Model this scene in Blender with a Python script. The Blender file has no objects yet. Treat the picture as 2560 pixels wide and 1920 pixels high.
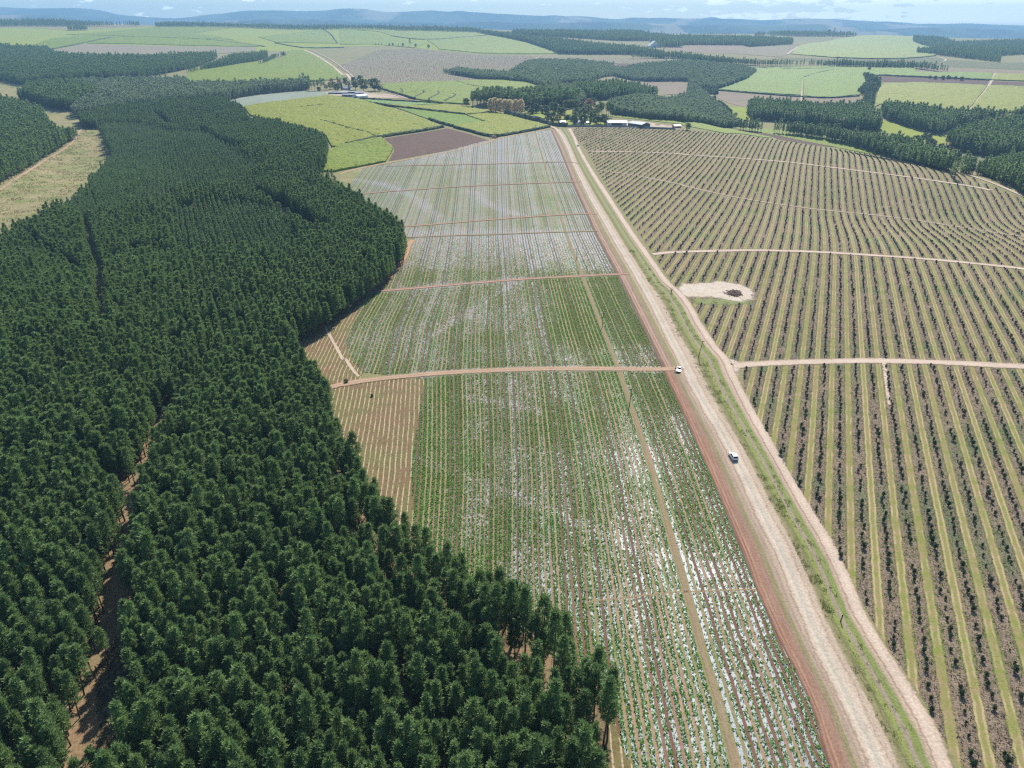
import bpy, bmesh, math, random
import numpy as np
from mathutils import Vector, Matrix
from mathutils.geometry import delaunay_2d_cdt

# ------------------------------------------------------------------ camera, light, exposure
SC = bpy.context.scene
COL = SC.collection
F, HOR, CAMH = 1775.0, 70.0, 120.0            # focal length in photo pixels, horizon row, drone height
PITCH = math.atan((960 - HOR) / F)
cam = bpy.data.cameras.new('camera')
cam.sensor_width = 36.0
cam.lens = 36.0 * F / 2560.0
cam.clip_start, cam.clip_end = 1.0, 90000.0
cob = bpy.data.objects.new('camera', cam)
cob.location = (0, 0, CAMH)
cob.rotation_euler = (math.pi / 2 - PITCH, 0, 0)
COL.objects.link(cob)
SC.camera = cob

SUN_EL, SUN_AZ = math.radians(43), math.radians(17)     # azimuth clockwise from +Y
world = bpy.data.worlds.new('World')
SC.world = world
world.use_nodes = True
wn = world.node_tree
sky = wn.nodes.new('ShaderNodeTexSky')
sky.sky_type = 'NISHITA'
sky.sun_disc = False
sky.sun_elevation = SUN_EL
sky.sun_rotation = SUN_AZ
sky.air_density, sky.dust_density, sky.ozone_density = 1.0, 0.6, 1.2
def sky_clouds():
    """low banks of distant cumulus, mostly to the right, over the sky texture"""
    L = wn.links.new
    N = lambda t, **k: (lambda o: ([setattr(o, a, b) for a, b in k.items()], o)[1])(wn.nodes.new(t))
    tc = N('ShaderNodeTexCoord'); sp = N('ShaderNodeSeparateXYZ'); L(tc.outputs['Generated'], sp.inputs[0])
    def mth(op, a, b=None, c=None):
        o = N('ShaderNodeMath', operation=op)
        for i, v in enumerate((a, b, c)):
            if v is None: continue
            if hasattr(v, 'is_linked'): L(v, o.inputs[i])
            else: o.inputs[i].default_value = v
        return o.outputs[0]
    def rng_(v, a, b):
        o = N('ShaderNodeMapRange'); o.clamp = True; o.interpolation_type = 'SMOOTHSTEP'; L(v, o.inputs[0]); o.inputs[1].default_value = a; o.inputs[2].default_value = b
        return o.outputs[0]
    az = mth('ARCTAN2', sp.outputs[0], sp.outputs[1])          # radians to the right of straight ahead
    el = mth('ARCSINE', sp.outputs[2])
    cx = N('ShaderNodeCombineXYZ'); L(mth('MULTIPLY', az, 34), cx.inputs[0]); L(mth('MULTIPLY', el, 120), cx.inputs[1])
    n = N('ShaderNodeTexNoise'); L(cx.outputs[0], n.inputs['Vector']); n.inputs['Scale'].default_value = 1.0; n.inputs['Detail'].default_value = 9; n.inputs['Roughness'].default_value = .62
    right = rng_(az, .05, .50)
    low = mth('MULTIPLY', rng_(el, .001, .008), rng_(el, .060, .028))
    th = mth('ADD', n.outputs[0], mth('MULTIPLY', right, .17))
    bank = mth('MULTIPLY', rng_(az, .38, .5), rng_(el, .036, .018))
    th = mth('ADD', th, mth('MULTIPLY', bank, .13))
    m = mth('MULTIPLY', rng_(th, .60, .68), low)
    mx = N('ShaderNodeMix', data_type='RGBA'); L(m, mx.inputs[0]); tn = N('ShaderNodeMix', data_type='RGBA', blend_type='MULTIPLY'); tn.inputs[0].default_value = 1; L(sky.outputs[0], tn.inputs[6]); tn.inputs[7].default_value = (.80, .92, 1.0, 1); L(tn.outputs[2], mx.inputs[6]); mx.inputs[7].default_value = (13.5, 13.6, 13.8, 1)
    L(mx.outputs[2], wn.nodes['Background'].inputs[0])
sky_clouds()
wn.nodes['Background'].inputs[1].default_value = 0.095
sun = bpy.data.lights.new('sun', 'SUN')
sun.energy, sun.angle, sun.color = 4.7, math.radians(0.5), (1.0, 0.94, 0.83)
sob = bpy.data.objects.new('sun', sun)
sd = Vector((math.sin(SUN_AZ) * math.cos(SUN_EL), math.cos(SUN_AZ) * math.cos(SUN_EL), math.sin(SUN_EL)))
sob.rotation_euler = (-sd).to_track_quat('-Z', 'Y').to_euler()
sob.location = sd * 400
COL.objects.link(sob)
SC.view_settings.view_transform = 'Standard'
SC.view_settings.look = 'None'
SC.view_settings.exposure = 0.66
SC.view_settings.gamma = 1.0
SC.cycles.max_bounces = 5
SC.cycles.diffuse_bounces = 2
SC.cycles.transparent_max_bounces = 12
SC.cycles.volume_bounces = 0
SC.cycles.use_denoising = False
SC.cycles.pixel_filter_type = 'BLACKMAN_HARRIS'
SC.cycles.filter_width = 1.3

rng = np.random.default_rng(7)
random.seed(7)

# ------------------------------------------------------------------ terrain
def vnoise(x, y, sc, seed=0, oct_=3):
    """smooth value noise 0..1"""
    x = np.asarray(x, float) / sc; y = np.asarray(y, float) / sc
    T = np.random.default_rng(900 + seed).uniform(0, 1, (256, 256))
    out = 0; amp = 1; tot = 0
    for o in range(oct_):
        xi = np.floor(x).astype(int); yi = np.floor(y).astype(int)
        fx = x - xi; fy = y - yi; fx = fx * fx * (3 - 2 * fx); fy = fy * fy * (3 - 2 * fy)
        g = lambda a, b: T[a % 256, b % 256]
        v = (g(xi, yi) * (1 - fx) + g(xi + 1, yi) * fx) * (1 - fy) + (g(xi, yi + 1) * (1 - fx) + g(xi + 1, yi + 1) * fx) * fy
        out = out + v * amp; tot += amp; amp *= .55; x = x * 2.03 + 17; y = y * 2.03 + 5
    return out / tot

def sst(a, b, x):
    t = np.clip((np.asarray(x, float) - a) / (b - a), 0, 1)
    return t * t * (3 - 2 * t)

def zt(x, y):
    x = np.asarray(x, float); y = np.asarray(y, float)
    t = np.clip((y - 950) / 3550, 0, None)
    far = np.minimum(t, 1) ** 1.25 * (108 - 0.0155 * x)
    far = far - sst(4700, 7200, y) * (far + 70)
    # rolling relief, only beyond the flat crop land
    m = sst(700, 1500, y)
    roll = m * (5 * np.sin(x / 190 + 1.2) * np.sin(y / 260 + .5) + 6 * np.sin(x / 420 + y / 510))
    # swale through the orchard and the valley behind it
    dip = -8 * np.exp(-(((x - 330) / 120) ** 2 + ((y - 520) / 75) ** 2))
    s = (x - 400) * .90 + (y - 640) * .43          # metres beyond the orchard's crest
    val = -20 * sst(0, 170, s) * (1 - sst(380, 800, s)) * sst(200, 330, x) * sst(420, 640, y)
    # stream valley on the left
    c = x + 330 - (y - 460) * -.37
    lv = -9 * np.exp(-(c / 85) ** 2) * sst(250, 420, y) * (1 - sst(1000, 1300, y))
    hump = 3.5 * np.sin(x / 60 + y / 85) * np.sin(y / 70) * sst(-90, -200, x) * sst(250, 420, y) * (1 - sst(900, 1200, y))
    return far + roll + dip + val + lv + hump

ZON = {'A': (0, 0), 'B': (850, 0), 'C': (1700, 0), 'D': (0, 300), 'E': (850, 300), 'F': (1700, 300), 'G': (0, 900),
       'H': (850, 900), 'I': (1700, 900), 'J': (0, 1400), 'K': (850, 1400), 'L': (1700, 1400)}
ZON = {k: (a, b, 2.572) for k, (a, b) in ZON.items()}
ZON.update(M=(1150, 200, 4.022), N=(730, 180, 4.022), O=(1640, 640, 6.9125), P=(1200, 300, 6.9125), Q=(1640, 880, 5.53),
           R=(850, 700, 6.38), S=(1380, 600, 6.383), X=(0, 0, 1.0))

def at(px, py, h=0.0):
    """survey: the point of the land (plus h) seen at photo pixel px, py"""
    a = (px - 1280) / F; b = (py - 960) / F
    c, s = math.cos(PITCH), math.sin(PITCH)
    d = np.array([a, c - b * s, -s - b * c])
    ts = np.geomspace(60, 9000, 1500) / max(d[1], .2)
    f = CAMH + d[2] * ts - zt(d[0] * ts, d[1] * ts) - h
    i = np.argmax(f <= 0)
    if f[i] > 0:
        i = int(np.argmin(f)); return d[0] * ts[i], d[1] * ts[i]
    if i > 0:
        lo, hi = ts[i - 1], ts[i]
        for _ in range(25):
            mid = (lo + hi) / 2
            if CAMH + d[2] * mid - float(zt(d[0] * mid, d[1] * mid)) - h <= 0: hi = mid
            else: lo = mid
        t = hi
    else: t = ts[0]
    return d[0] * t, d[1] * t

def tr(s):
    """survey notes: 'B 12,30 40,50 @13 C 1,2' -> plan points (letter = map sheet, @ = height at which the line was seen)"""
    out = []; z = 'X'; h = 0.0
    for k in s.split():
        if k[0].isalpha(): z = k
        elif k[0] == '@': h = float(k[1:])
        else:
            u, v = map(float, k.split(','))
            ox, oy, sc = ZON[z]
            out.append(at(ox + u / sc, oy + v / sc, h))
    return np.array(out)

def inside(P, poly):
    x, y = P[:, 0], P[:, 1]
    r = np.zeros(len(P), bool)
    n = len(poly)
    for i in range(n):
        x1, y1 = poly[i]; x2, y2 = poly[(i + 1) % n]
        c = (y1 > y) != (y2 > y)
        with np.errstate(divide='ignore', invalid='ignore'):
            xi = (x2 - x1) * (y - y1) / (y2 - y1 + 1e-12) + x1
        r ^= c & (x < xi)
    return r

def dist_line(P, line):
    d = np.full(len(P), 1e9)
    for a, b in zip(line[:-1], line[1:]):
        ab = b - a; L = ab @ ab + 1e-9
        t = np.clip(((P - a) @ ab) / L, 0, 1)
        d = np.minimum(d, np.hypot(*(P - a - t[:, None] * ab).T))
    return d

def dens(line, step, closed=False):
    pts = list(line) + ([line[0]] if closed else [])
    out = []
    for a, b in zip(pts[:-1], pts[1:]):
        a = np.array(a); b = np.array(b)
        n = max(1, int(np.hypot(*(b - a)) / step))
        for i in range(n): out.append(a + (b - a) * i / n)
    if not closed: out.append(np.array(pts[-1]))
    return np.array(out)

def smooth(line, n=2):
    L = np.array(line)
    for _ in range(n):
        q = np.empty((2 * len(L), 2))
        q[0::2][:-1] = L[:-1] * .75 + L[1:] * .25
        q[1::2][:-1] = L[:-1] * .25 + L[1:] * .75
        L = np.vstack([L[:1], q[:-2], L[-1:]])
    return L

# ------------------------------------------------------------------ materials
class NT:
    def __init__(s, name):
        s.m = bpy.data.materials.new(name); s.m.use_nodes = True
        s.t = s.m.node_tree; s.t.nodes.clear()
        s.out = s.n('ShaderNodeOutputMaterial')
    def n(s, typ, **kw):
        o = s.t.nodes.new(typ)
        for k, v in kw.items(): setattr(o, k, v)
        return o
    def put(s, sock, v):
        if v is None: return
        if hasattr(v, 'is_linked'): s.t.links.new(v, sock)
        elif isinstance(v, (tuple, list)): sock.default_value = (*v, 1.0) if len(v) == 3 and len(sock.default_value) == 4 else v
        else: sock.default_value = v
    def pos(s): return s.n('ShaderNodeNewGeometry').outputs['Position']
    def noise(s, vec, scale, detail=4, rough=.6, stretch=None):
        if stretch:
            mp = s.n('ShaderNodeMapping'); s.put(mp.inputs[0], vec); mp.inputs['Scale'].default_value = stretch; vec = mp.outputs[0]
        o = s.n('ShaderNodeTexNoise'); s.put(o.inputs['Vector'], vec)
        o.inputs['Scale'].default_value = scale; o.inputs['Detail'].default_value = detail; o.inputs['Roughness'].default_value = rough
        return o.outputs[0]
    def ramp(s, v, a, b, inter='LINEAR'):
        o = s.n('ShaderNodeMapRange'); s.put(o.inputs[0], v)
        o.inputs[1].default_value = a; o.inputs[2].default_value = b; o.clamp = True
        return o.outputs[0]
    def mix(s, f, a, b):
        o = s.n('ShaderNodeMix', data_type='RGBA'); s.put(o.inputs[0], f); s.put(o.inputs[6], a); s.put(o.inputs[7], b)
        return o.outputs[2]
    def math(s, op, a, b=None, c=None):
        o = s.n('ShaderNodeMath', operation=op); s.put(o.inputs[0], a); s.put(o.inputs[1], b)
        if c is not None: s.put(o.inputs[2], c)
        return o.outputs[0]
    def attr(s, name): return s.n('ShaderNodeAttribute', attribute_name=name)
    def bump(s, h, strength, dist=1.0):
        o = s.n('ShaderNodeBump'); s.put(o.inputs['Height'], h)
        o.inputs['Strength'].default_value = strength; o.inputs['Distance'].default_value = dist
        return o.outputs[0]
    def principled(s, col, rough=.9, spec=.2, normal=None, metal=0.0):
        o = s.n('ShaderNodeBsdfPrincipled')
        s.put(o.inputs['Base Color'], col); s.put(o.inputs['Roughness'], rough); o.inputs['Metallic'].default_value = metal
        s.put(o.inputs['Specular IOR Level'], spec)
        s.put(o.inputs['Normal'], normal)
        return o.outputs[0]
    def done(s, sh):
        s.t.links.new(sh, s.out.inputs[0]); return s.m

def ground_mat(name, c1, c2, c3=None, big=.012, mid=.15, fine=1.6, bump=.5, bd=.3, rough=.95, lo=.38, hi=.62, fade=0):
    t = NT(name); p = t.pos()
    a = t.ramp(t.noise(p, big, 5, .65), lo, hi)
    b = t.ramp(t.noise(p, mid, 5, .65), .35, .65)
    f = t.noise(p, fine, 4, .7)
    col = t.mix(a, c1, c2)
    col = t.mix(t.math('MULTIPLY', b, .75), col, c3 or tuple(.6 * u + .2 * v for u, v in zip(c1, c2)))
    col = t.mix(t.ramp(f, .3, .7), t.mix(.35, col, (0.02, 0.02, 0.015)), t.mix(.12, col, (.8, .75, .6)))
    sh = t.principled(col, rough, .1, t.bump(f, bump, bd))
    if fade:
        e = t.attr('rim').outputs['Fac']
        a = t.ramp(t.math('ADD', e, t.math('MULTIPLY', t.math('SUBTRACT', t.noise(p, .35, 6, .75), .5), 2.6 * fade)), 0.25 * fade, .75 * fade)
        mx = t.n('ShaderNodeMixShader'); tp = t.n('ShaderNodeBsdfTransparent'); t.put(mx.inputs[0], a)
        t.t.links.new(tp.outputs[0], mx.inputs[1]); t.t.links.new(sh, mx.inputs[2]); sh = mx.outputs[0]
    return t.done(sh)

def plain(name, col, rough=.6, spec=.4, metal=0.0, var=.12, scale=1.5):
    t = NT(name); p = t.pos()
    f = t.ramp(t.noise(p, scale, 4), .3, .7)
    c = t.mix(f, tuple(max(0, v * (1 - var)) for v in col), tuple(min(1, v * (1 + var)) for v in col))
    return t.done(t.principled(c, rough, spec, None, metal))

def leaf_mat(name, c1, c2, trans=.25, var=.35, rough=.55):
    """foliage: colour differs clump by clump (tint attribute) and tree by tree"""
    t = NT(name)
    tint = t.attr('tint').outputs['Fac']
    rnd = t.n('ShaderNodeObjectInfo').outputs['Random']
    col = t.mix(tint, c1, c2)
    col = t.mix(t.math('MULTIPLY', t.ramp(rnd, .1, 1), var), col, tuple(v * .5 for v in c1))
    br = tuple(min(1, v * 1.2 + .01) for v in c2)
    col = t.mix(t.math('MULTIPLY', t.ramp(rnd, .7, 0), var * .6), col, br)
    d = t.principled(col, rough, .25)
    tl = t.n('ShaderNodeBsdfTranslucent'); t.put(tl.inputs[0], t.mix(.5, col, (br[0] * 1.3, br[1] * 1.4, br[2] * .7)))
    mx = t.n('ShaderNodeMixShader'); mx.inputs[0].default_value = trans
    t.t.links.new(d, mx.inputs[1]); t.t.links.new(tl.outputs[0], mx.inputs[2])
    return t.done(mx.outputs[0])

def cane_mat(name, c1, c2, c3, rowang=None):
    t = NT(name); p = t.pos()
    a = t.ramp(t.noise(p, .02, 5, .7), .35, .65)
    b = t.ramp(t.noise(p, .22, 4, .7), .38, .62)
    f = t.noise(p, .55, 5, .75)
    col = t.mix(a, c1, c2)
    col = t.mix(t.math('MULTIPLY', b, .6), col, c3)
    mp = t.n('ShaderNodeMapping'); t.put(mp.inputs[0], p); mp.inputs['Rotation'].default_value = (0, 0, .6)
    s2 = t.ramp(t.noise(mp.outputs[0], 1.0, 5, .7, (.02, .16, 1)), .44, .60)
    col = t.mix(t.math('MULTIPLY', s2, .35), col, tuple(v * .55 for v in c1))
    col = t.mix(t.ramp(f, .36, .6), tuple(v * .36 for v in c1), col)
    d = t.principled(col, .7, .15, t.bump(t.math('ADD', t.math('MULTIPLY', b, .8), f), .75, 1.3))
    return t.done(d)

def ribbon_mat(name, stops, bumpy=.4, wob=.08, vstretch=.12, fade=False):
    """stops across the width (u 0..1) -> colour, with streaks along the length"""
    t = NT(name)
    uv = t.n('ShaderNodeUVMap').outputs[0]
    sx = t.n('ShaderNodeSeparateXYZ'); t.put(sx.inputs[0], uv)
    p = t.pos()
    w = t.math('SUBTRACT', t.noise(p, .25, 5, .7), .5)
    u = t.math('ADD', sx.outputs[0], t.math('MULTIPLY', w, wob * 2))
    cr = t.n('ShaderNodeValToRGB'); t.put(cr.inputs[0], u)
    e = cr.color_ramp.elements
    while len(e) > 1: e.remove(e[-1])
    e[0].position = stops[0][0]; e[0].color = (*stops[0][1], 1)
    for q, c in stops[1:]:
        k = e.new(q); k.color = (*c, 1)
    st = t.noise(uv, 1.0, 5, .7, (26, vstretch, 1))
    f = t.noise(p, 1.7, 4, .75)
    col = t.mix(t.math('MULTIPLY', t.ramp(st, .35, .7), .4), cr.outputs[0], t.mix(.5, cr.outputs[0], (.75, .62, .5)))
    col = t.mix(t.math('MULTIPLY', t.ramp(t.noise(p, .09, 4), .4, .65), .3), col, t.mix(.5, col, (.16, .12, .09)))
    col = t.mix(t.ramp(f, .28, .6), t.mix(.4, col, (.03, .025, .02)), col)
    sh = t.principled(col, .95, .1, t.bump(f, bumpy, .25))
    if fade:      # scuffed edge: the land shows through in patches
        d = t.math('ABSOLUTE', t.math('SUBTRACT', sx.outputs[0], .5))
        a = t.ramp(t.math('ADD', d, t.math('MULTIPLY', t.math('SUBTRACT', t.noise(p, .7, 5, .75), .5), .5)), .50, .36)
        mx = t.n('ShaderNodeMixShader'); tp = t.n('ShaderNodeBsdfTransparent'); t.put(mx.inputs[0], a)
        t.t.links.new(tp.outputs[0], mx.inputs[1]); t.t.links.new(sh, mx.inputs[2]); sh = mx.outputs[0]
    return t.done(sh)

M = {}
M['ground'] = ground_mat('ground_soil_grass', (.17, .19, .055), (.22, .21, .075), (.26, .2, .1), .006, .05, .8)
M['forest_floor'] = ground_mat('forest_floor', (.30, .155, .085), (.24, .145, .08), (.18, .15, .06), .03, .3, 1.5)
M['clearing'] = ground_mat('clearing_grass', (.22, .19, .075), (.15, .165, .05), (.36, .28, .15), .05, .35, 1.4, .8, .5, fade=1.6)
M['stubble'] = None
M['wetland'] = ground_mat('valley_dry_grass', (.26, .22, .085), (.16, .20, .04), (.36, .285, .14), .022, .06, .5, 1.0, 1.0, .95, .44, .54)
M['plough'] = ground_mat('ploughed_soil', (.088, .036, .028), (.07, .03, .024), (.125, .055, .042), .02, .12, .9, .8, .4)
M['fallow'] = ground_mat('fallow_soil', (.30, .20, .15), (.24, .18, .12), (.19, .16, .10), .012, .09, .6)
M['harvested'] = ground_mat('harvested_stubble', (.27, .20, .14), (.24, .21, .13), (.21, .19, .11), .008, .05, .4)
M['meadow'] = ground_mat('meadow_grass', (.235, .30, .005), (.195, .27, .005), (.28, .295, .015), .02, .1, .9)
M['scrub'] = ground_mat('valley_scrub', (.16, .17, .07), (.22, .21, .09), (.10, .12, .05), .02, .1, .7)
M['farland'] = ground_mat('far_slopes', (.12, .14, .05), (.15, .14, .06), (.09, .11, .04), .006, .03, .3)
M['pale'] = ground_mat('pale_bare_earth', (.55, .45, .36), (.50, .39, .30), (.62, .55, .47), .06, .3, 1.2, .5, .3, fade=3.2)
M['yard'] = ground_mat('farmyard_earth', (.50, .38, .28), (.42, .31, .23), (.58, .48, .38), .05, .3, 1.0, fade=4)
CR = (.47, .375, .285); CR2 = (.53, .44, .35)
M['road'] = ribbon_mat('gravel_road', [(0, (.46, .345, .26)), (.14, (.49, .385, .29)), (.3, CR2), (.44, (.46, .40, .32)), (.55, (.43, .385, .32)),
                                      (.68, (.55, .475, .38)), (.85, (.49, .38, .29)), (1, (.42, .30, .22))], .3, .05, fade=True)
M['sidetrack'] = ribbon_mat('sandy_track', [(0, (.44, .31, .23)), (.2, (.52, .40, .31)), (.5, (.57, .46, .365)), (.8, (.53, .405, .315)), (1, (.44, .31, .24))], .45, .09, fade=True)
M['redtrack'] = ribbon_mat('red_earth_track', [(0, (.17, .07, .05)), (.2, (.22, .10, .065)), (.36, (.38, .225, .145)), (.6, (.40, .24, .155)), (.85, (.37, .22, .14)), (1, (.27, .15, .1))], .4, .06, fade=True)
M['earthtrack'] = ribbon_mat('earth_track', [(0, (.33, .205, .125)), (.3, (.45, .30, .195)), (.5, (.33, .215, .135)), (.7, (.45, .30, .195)), (1, (.31, .19, .115))], .4, .1, fade=True)
M['edgetrack'] = ribbon_mat('orange_edge_track', [(0, (.30, .17, .09)), (.25, (.47, .285, .165)), (.5, (.40, .23, .13)), (.75, (.48, .295, .175)), (1, (.30, .18, .10))], .4, .1, fade=True)
M['orchtrack'] = ribbon_mat('orchard_track', [(0, (.40, .32, .2)), (.25, (.55, .435, .335)), (.5, (.52, .41, .31)), (.75, (.56, .44, .34)), (1, (.40, .3, .2))], .4, .12, fade=True)
M['grasstrack'] = ribbon_mat('grassy_track', [(0, (.26, .22, .09)), (.35, (.2, .2, .06)), (.6, (.3, .2, .12)), (1, (.2, .09, .06))], .4, .1, fade=True)
M['verge'] = ribbon_mat('road_verge', [(0, (.46, .36, .27)), (.27, (.46, .36, .27)), (.31, (.27, .22, .12)), (.36, (.19, .185, .065)), (.44, (.12, .135, .035)), (.5, (.20, .25, .04)), (.545, (.21, .24, .045)),
                                       (.585, (.25, .21, .15)), (.63, (.30, .24, .18)), (.665, (.16, .20, .04)), (.76, (.15, .215, .035)), (.8, (.33, .26, .17)), (.84, (.46, .34, .25)), (1, (.46, .34, .25))], .9, .035, .3)
M['soilstrip'] = ribbon_mat('red_soil_strip', [(0, (.09, .038, .026)), (.05, (.17, .07, .045)), (.09, (.31, .16, .10)), (.13, (.21, .085, .05)), (.18, (.36, .20, .13)), (.21, (.25, .125, .08)), (.40, (.265, .15, .105)), (.44, (.19, .165, .075)),
                                               (.54, (.22, .19, .09)), (.58, (.34, .25, .18)), (.66, (.30, .22, .165)), (.70, (.40, .30, .22)), (1, (.50, .40, .31))], .6, .025, .1)

def rows_mat():
    """beds of silvery plastic mulch with brown furrows; u = metres across the rows, cover = how green"""
    t = NT('mulched_beds')
    uv = t.n('ShaderNodeUVMap').outputs[0]
    sx = t.n('ShaderNodeSeparateXYZ'); t.put(sx.inputs[0], uv)
    p = t.pos(); at_ = t.attr('cover'); cover = at_.outputs['Fac']
    wob = t.math('MULTIPLY', t.math('SUBTRACT', t.noise(uv, .12, 3, .6, (1, .5, 1)), .5), .7)
    u = t.math('ADD', sx.outputs[0], wob)
    cell = t.math('DIVIDE', u, 1.64)
    idx = t.math('FLOOR', cell)
    fr = t.math('ABSOLUTE', t.math('SUBTRACT', t.math('FRACT', cell), .5))      # 0 = bed centre, .5 = furrow
    wn_ = t.n('ShaderNodeTexWhiteNoise', noise_dimensions='1D'); t.put(wn_.inputs['W'], t.math('ADD', t.math('FLOOR', t.math('ADD', cell, .5)), .37))
    rowr = wn_.outputs[0]
    wn2 = t.n('ShaderNodeTexWhiteNoise', noise_dimensions='1D'); t.put(wn2.inputs['W'], t.math('ADD', idx, .71))
    edge = t.math('ADD', .295, t.math('MULTIPLY', t.math('SUBTRACT', t.noise(p, 1.2, 3), .5), .12))
    furrow = t.ramp(t.math('SUBTRACT', fr, edge), -.03, .03)
    soil = t.mix(t.ramp(rowr, .3, .75), (.19, .095, .065), (.38, .235, .155))
    soil = t.mix(t.ramp(t.math('ADD', t.math('MULTIPLY', t.noise(p, .05, 3), .8), t.math('MULTIPLY', rowr, .45)), .70, .95), soil, (.20, .21, .075))
    soil = t.mix(t.ramp(t.noise(p, 1.8, 4), .3, .6), t.mix(.4, soil, (.03, .02, .02)), soil)
    plast = t.mix(t.ramp(wn2.outputs[0], 0, 1), (.19, .23, .25), (.28, .315, .33))
    dirt = t.ramp(t.noise(p, .5, 4, .7), .52, .75)
    plast = t.mix(t.math('MULTIPLY', dirt, .45), plast, (.30, .22, .16))
    gn = t.math('ADD', t.noise(p, 1.5, 4, .75), t.math('MULTIPLY', t.math('SUBTRACT', cover, .5), .55))
    gn = t.math('ADD', gn, t.math('MULTIPLY', t.math('SUBTRACT', wn2.outputs[0], .5), .09))
    gcov = t.ramp(gn, .47, .55)
    green = t.mix(t.ramp(t.noise(p, 2.3, 3), .35, .65), (.075, .15, .05), (.12, .21, .065))
    bed = t.mix(gcov, plast, green)
    h = t.math('MULTIPLY', t.math('SUBTRACT', 1, furrow), .5)
    h = t.math('ADD', h, t.math('MULTIPLY', t.noise(p, 2.5, 3), .35))
    col = t.mix(furrow, bed, soil)
    isp = t.math('MULTIPLY', t.math('SUBTRACT', 1, furrow), t.math('SUBTRACT', 1, gcov))
    rough = t.math('SUBTRACT', .95, t.math('MULTIPLY', isp, .55))
    spec = t.math('ADD', .08, t.math('MULTIPLY', isp, .10))
    return t.done(t.principled(col, rough, spec, t.bump(h, .5, .3)))
M['beds'] = rows_mat()

def stubble_mat():
    t = NT('dry_stubble_rows')
    uv = t.n('ShaderNodeUVMap').outputs[0]
    sx = t.n('ShaderNodeSeparateXYZ'); t.put(sx.inputs[0], uv); p = t.pos()
    u = t.math('ADD', sx.outputs[0], t.math('MULTIPLY', t.math('SUBTRACT', t.noise(uv, .12, 3, .6, (1, .5, 1)), .5), .9))
    fr = t.math('ABSOLUTE', t.math('SUBTRACT', t.math('FRACT', t.math('DIVIDE', u, 1.64)), .5))
    n = t.noise(p, 1.2, 4, .7)
    ln = t.ramp(t.math('ADD', fr, t.math('MULTIPLY', t.math('SUBTRACT', n, .5), .22)), .36, .44)
    base = t.mix(t.ramp(t.noise(p, .06, 4), .4, .6), (.20, .13, .075), (.17, .155, .065))
    base = t.mix(t.ramp(t.noise(p, .4, 4), .45, .65), base, (.15, .125, .055))
    col = t.mix(t.math('MULTIPLY', ln, t.ramp(t.noise(p, .2, 3), .35, .5)), base, (.46, .36, .23))
    col = t.mix(t.ramp(n, .3, .55), t.mix(.4, col, (.04, .03, .02)), col)
    return t.done(t.principled(col, .95, .1, t.bump(n, .6, .3)))
M['stubble'] = stubble_mat()

OP = 5.65                                           # orchard row pitch
def orchard_mat(name, scale=1.0):
    t = NT(name)
    uv = t.n('ShaderNodeUVMap').outputs[0]
    sx = t.n('ShaderNodeSeparateXYZ'); t.put(sx.inputs[0], uv); p = t.pos()
    u = t.math('ADD', sx.outputs[0], t.math('MULTIPLY', t.math('SUBTRACT', t.noise(p, .22, 5, .7), .5), 1.15))
    cell = t.math('DIVIDE', u, OP)
    sg = t.math('MULTIPLY', t.math('SUBTRACT', t.math('FRACT', t.math('ADD', cell, .5)), .5), OP)   # signed metres from the tree line
    d = t.math('ABSOLUTE', sg)
    wn_ = t.n('ShaderNodeTexWhiteNoise', noise_dimensions='1D'); t.put(wn_.inputs['W'], t.math('ADD', t.math('FLOOR', cell), .31))
    n1 = t.noise(p, .9, 5, .75); n2 = t.noise(p, .035, 4, .6); n3 = t.noise(p, .3, 5, .75)
    n4 = t.noise(p, 2.2, 3, .7)
    grass = t.mix(t.ramp(n2, .38, .62), (.215, .20, .065), (.175, .21, .045))
    grass = t.mix(t.ramp(n3, .40, .64), grass, (.285, .215, .115))
    mulch = t.mix(t.ramp(n3, .35, .62), (.225, .165, .12), (.305, .23, .165))
    mulch = t.mix(t.math('MULTIPLY', t.ramp(t.noise(p, .028, 3), .5, .66), t.ramp(n1, .35, .55)), mulch, (.125, .165, .08))
    mulch = t.mix(t.ramp(n1, .36, .54), t.mix(.5, mulch, (.07, .055, .05)), mulch)
    mulch = t.mix(t.ramp(n4, .58, .7), mulch, (.38, .31, .24))
    m = t.ramp(t.math('ADD', d, t.math('MULTIPLY', t.math('SUBTRACT', n1, .5), 1.0)), 1.9, 1.5)
    col = t.mix(m, grass, mulch)
    wheel = t.math('MULTIPLY', t.ramp(t.math('ABSOLUTE', t.math('SUBTRACT', d, 2.15)), .34, .1), t.ramp(t.math('ADD', t.noise(p, .12, 4, .7), t.math('MULTIPLY', wn_.outputs[0], .2)), .5, .66))
    col = t.mix(t.math('MULTIPLY', wheel, .75), col, (.44, .34, .2))
    fresh = t.math('MULTIPLY', t.ramp(t.math('ABSOLUTE', t.math('SUBTRACT', d, 1.75)), .6, .2), t.ramp(t.noise(p, .05, 4), .5, .62))
    col = t.mix(t.math('MULTIPLY', fresh, .5), col, (.15, .21, .045))
    col = t.mix(t.ramp(n4, .25, .5), t.mix(.4, col, (.03, .03, .02)), col)
    h = t.math('ADD', t.math('MULTIPLY', m, t.math('ADD', n1, n4)), t.math('MULTIPLY', n4, .3))
    return t.done(t.principled(col, .95, .1, t.bump(h, .8, .5)))
M['orchard'] = orchard_mat('orchard_floor')

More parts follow.
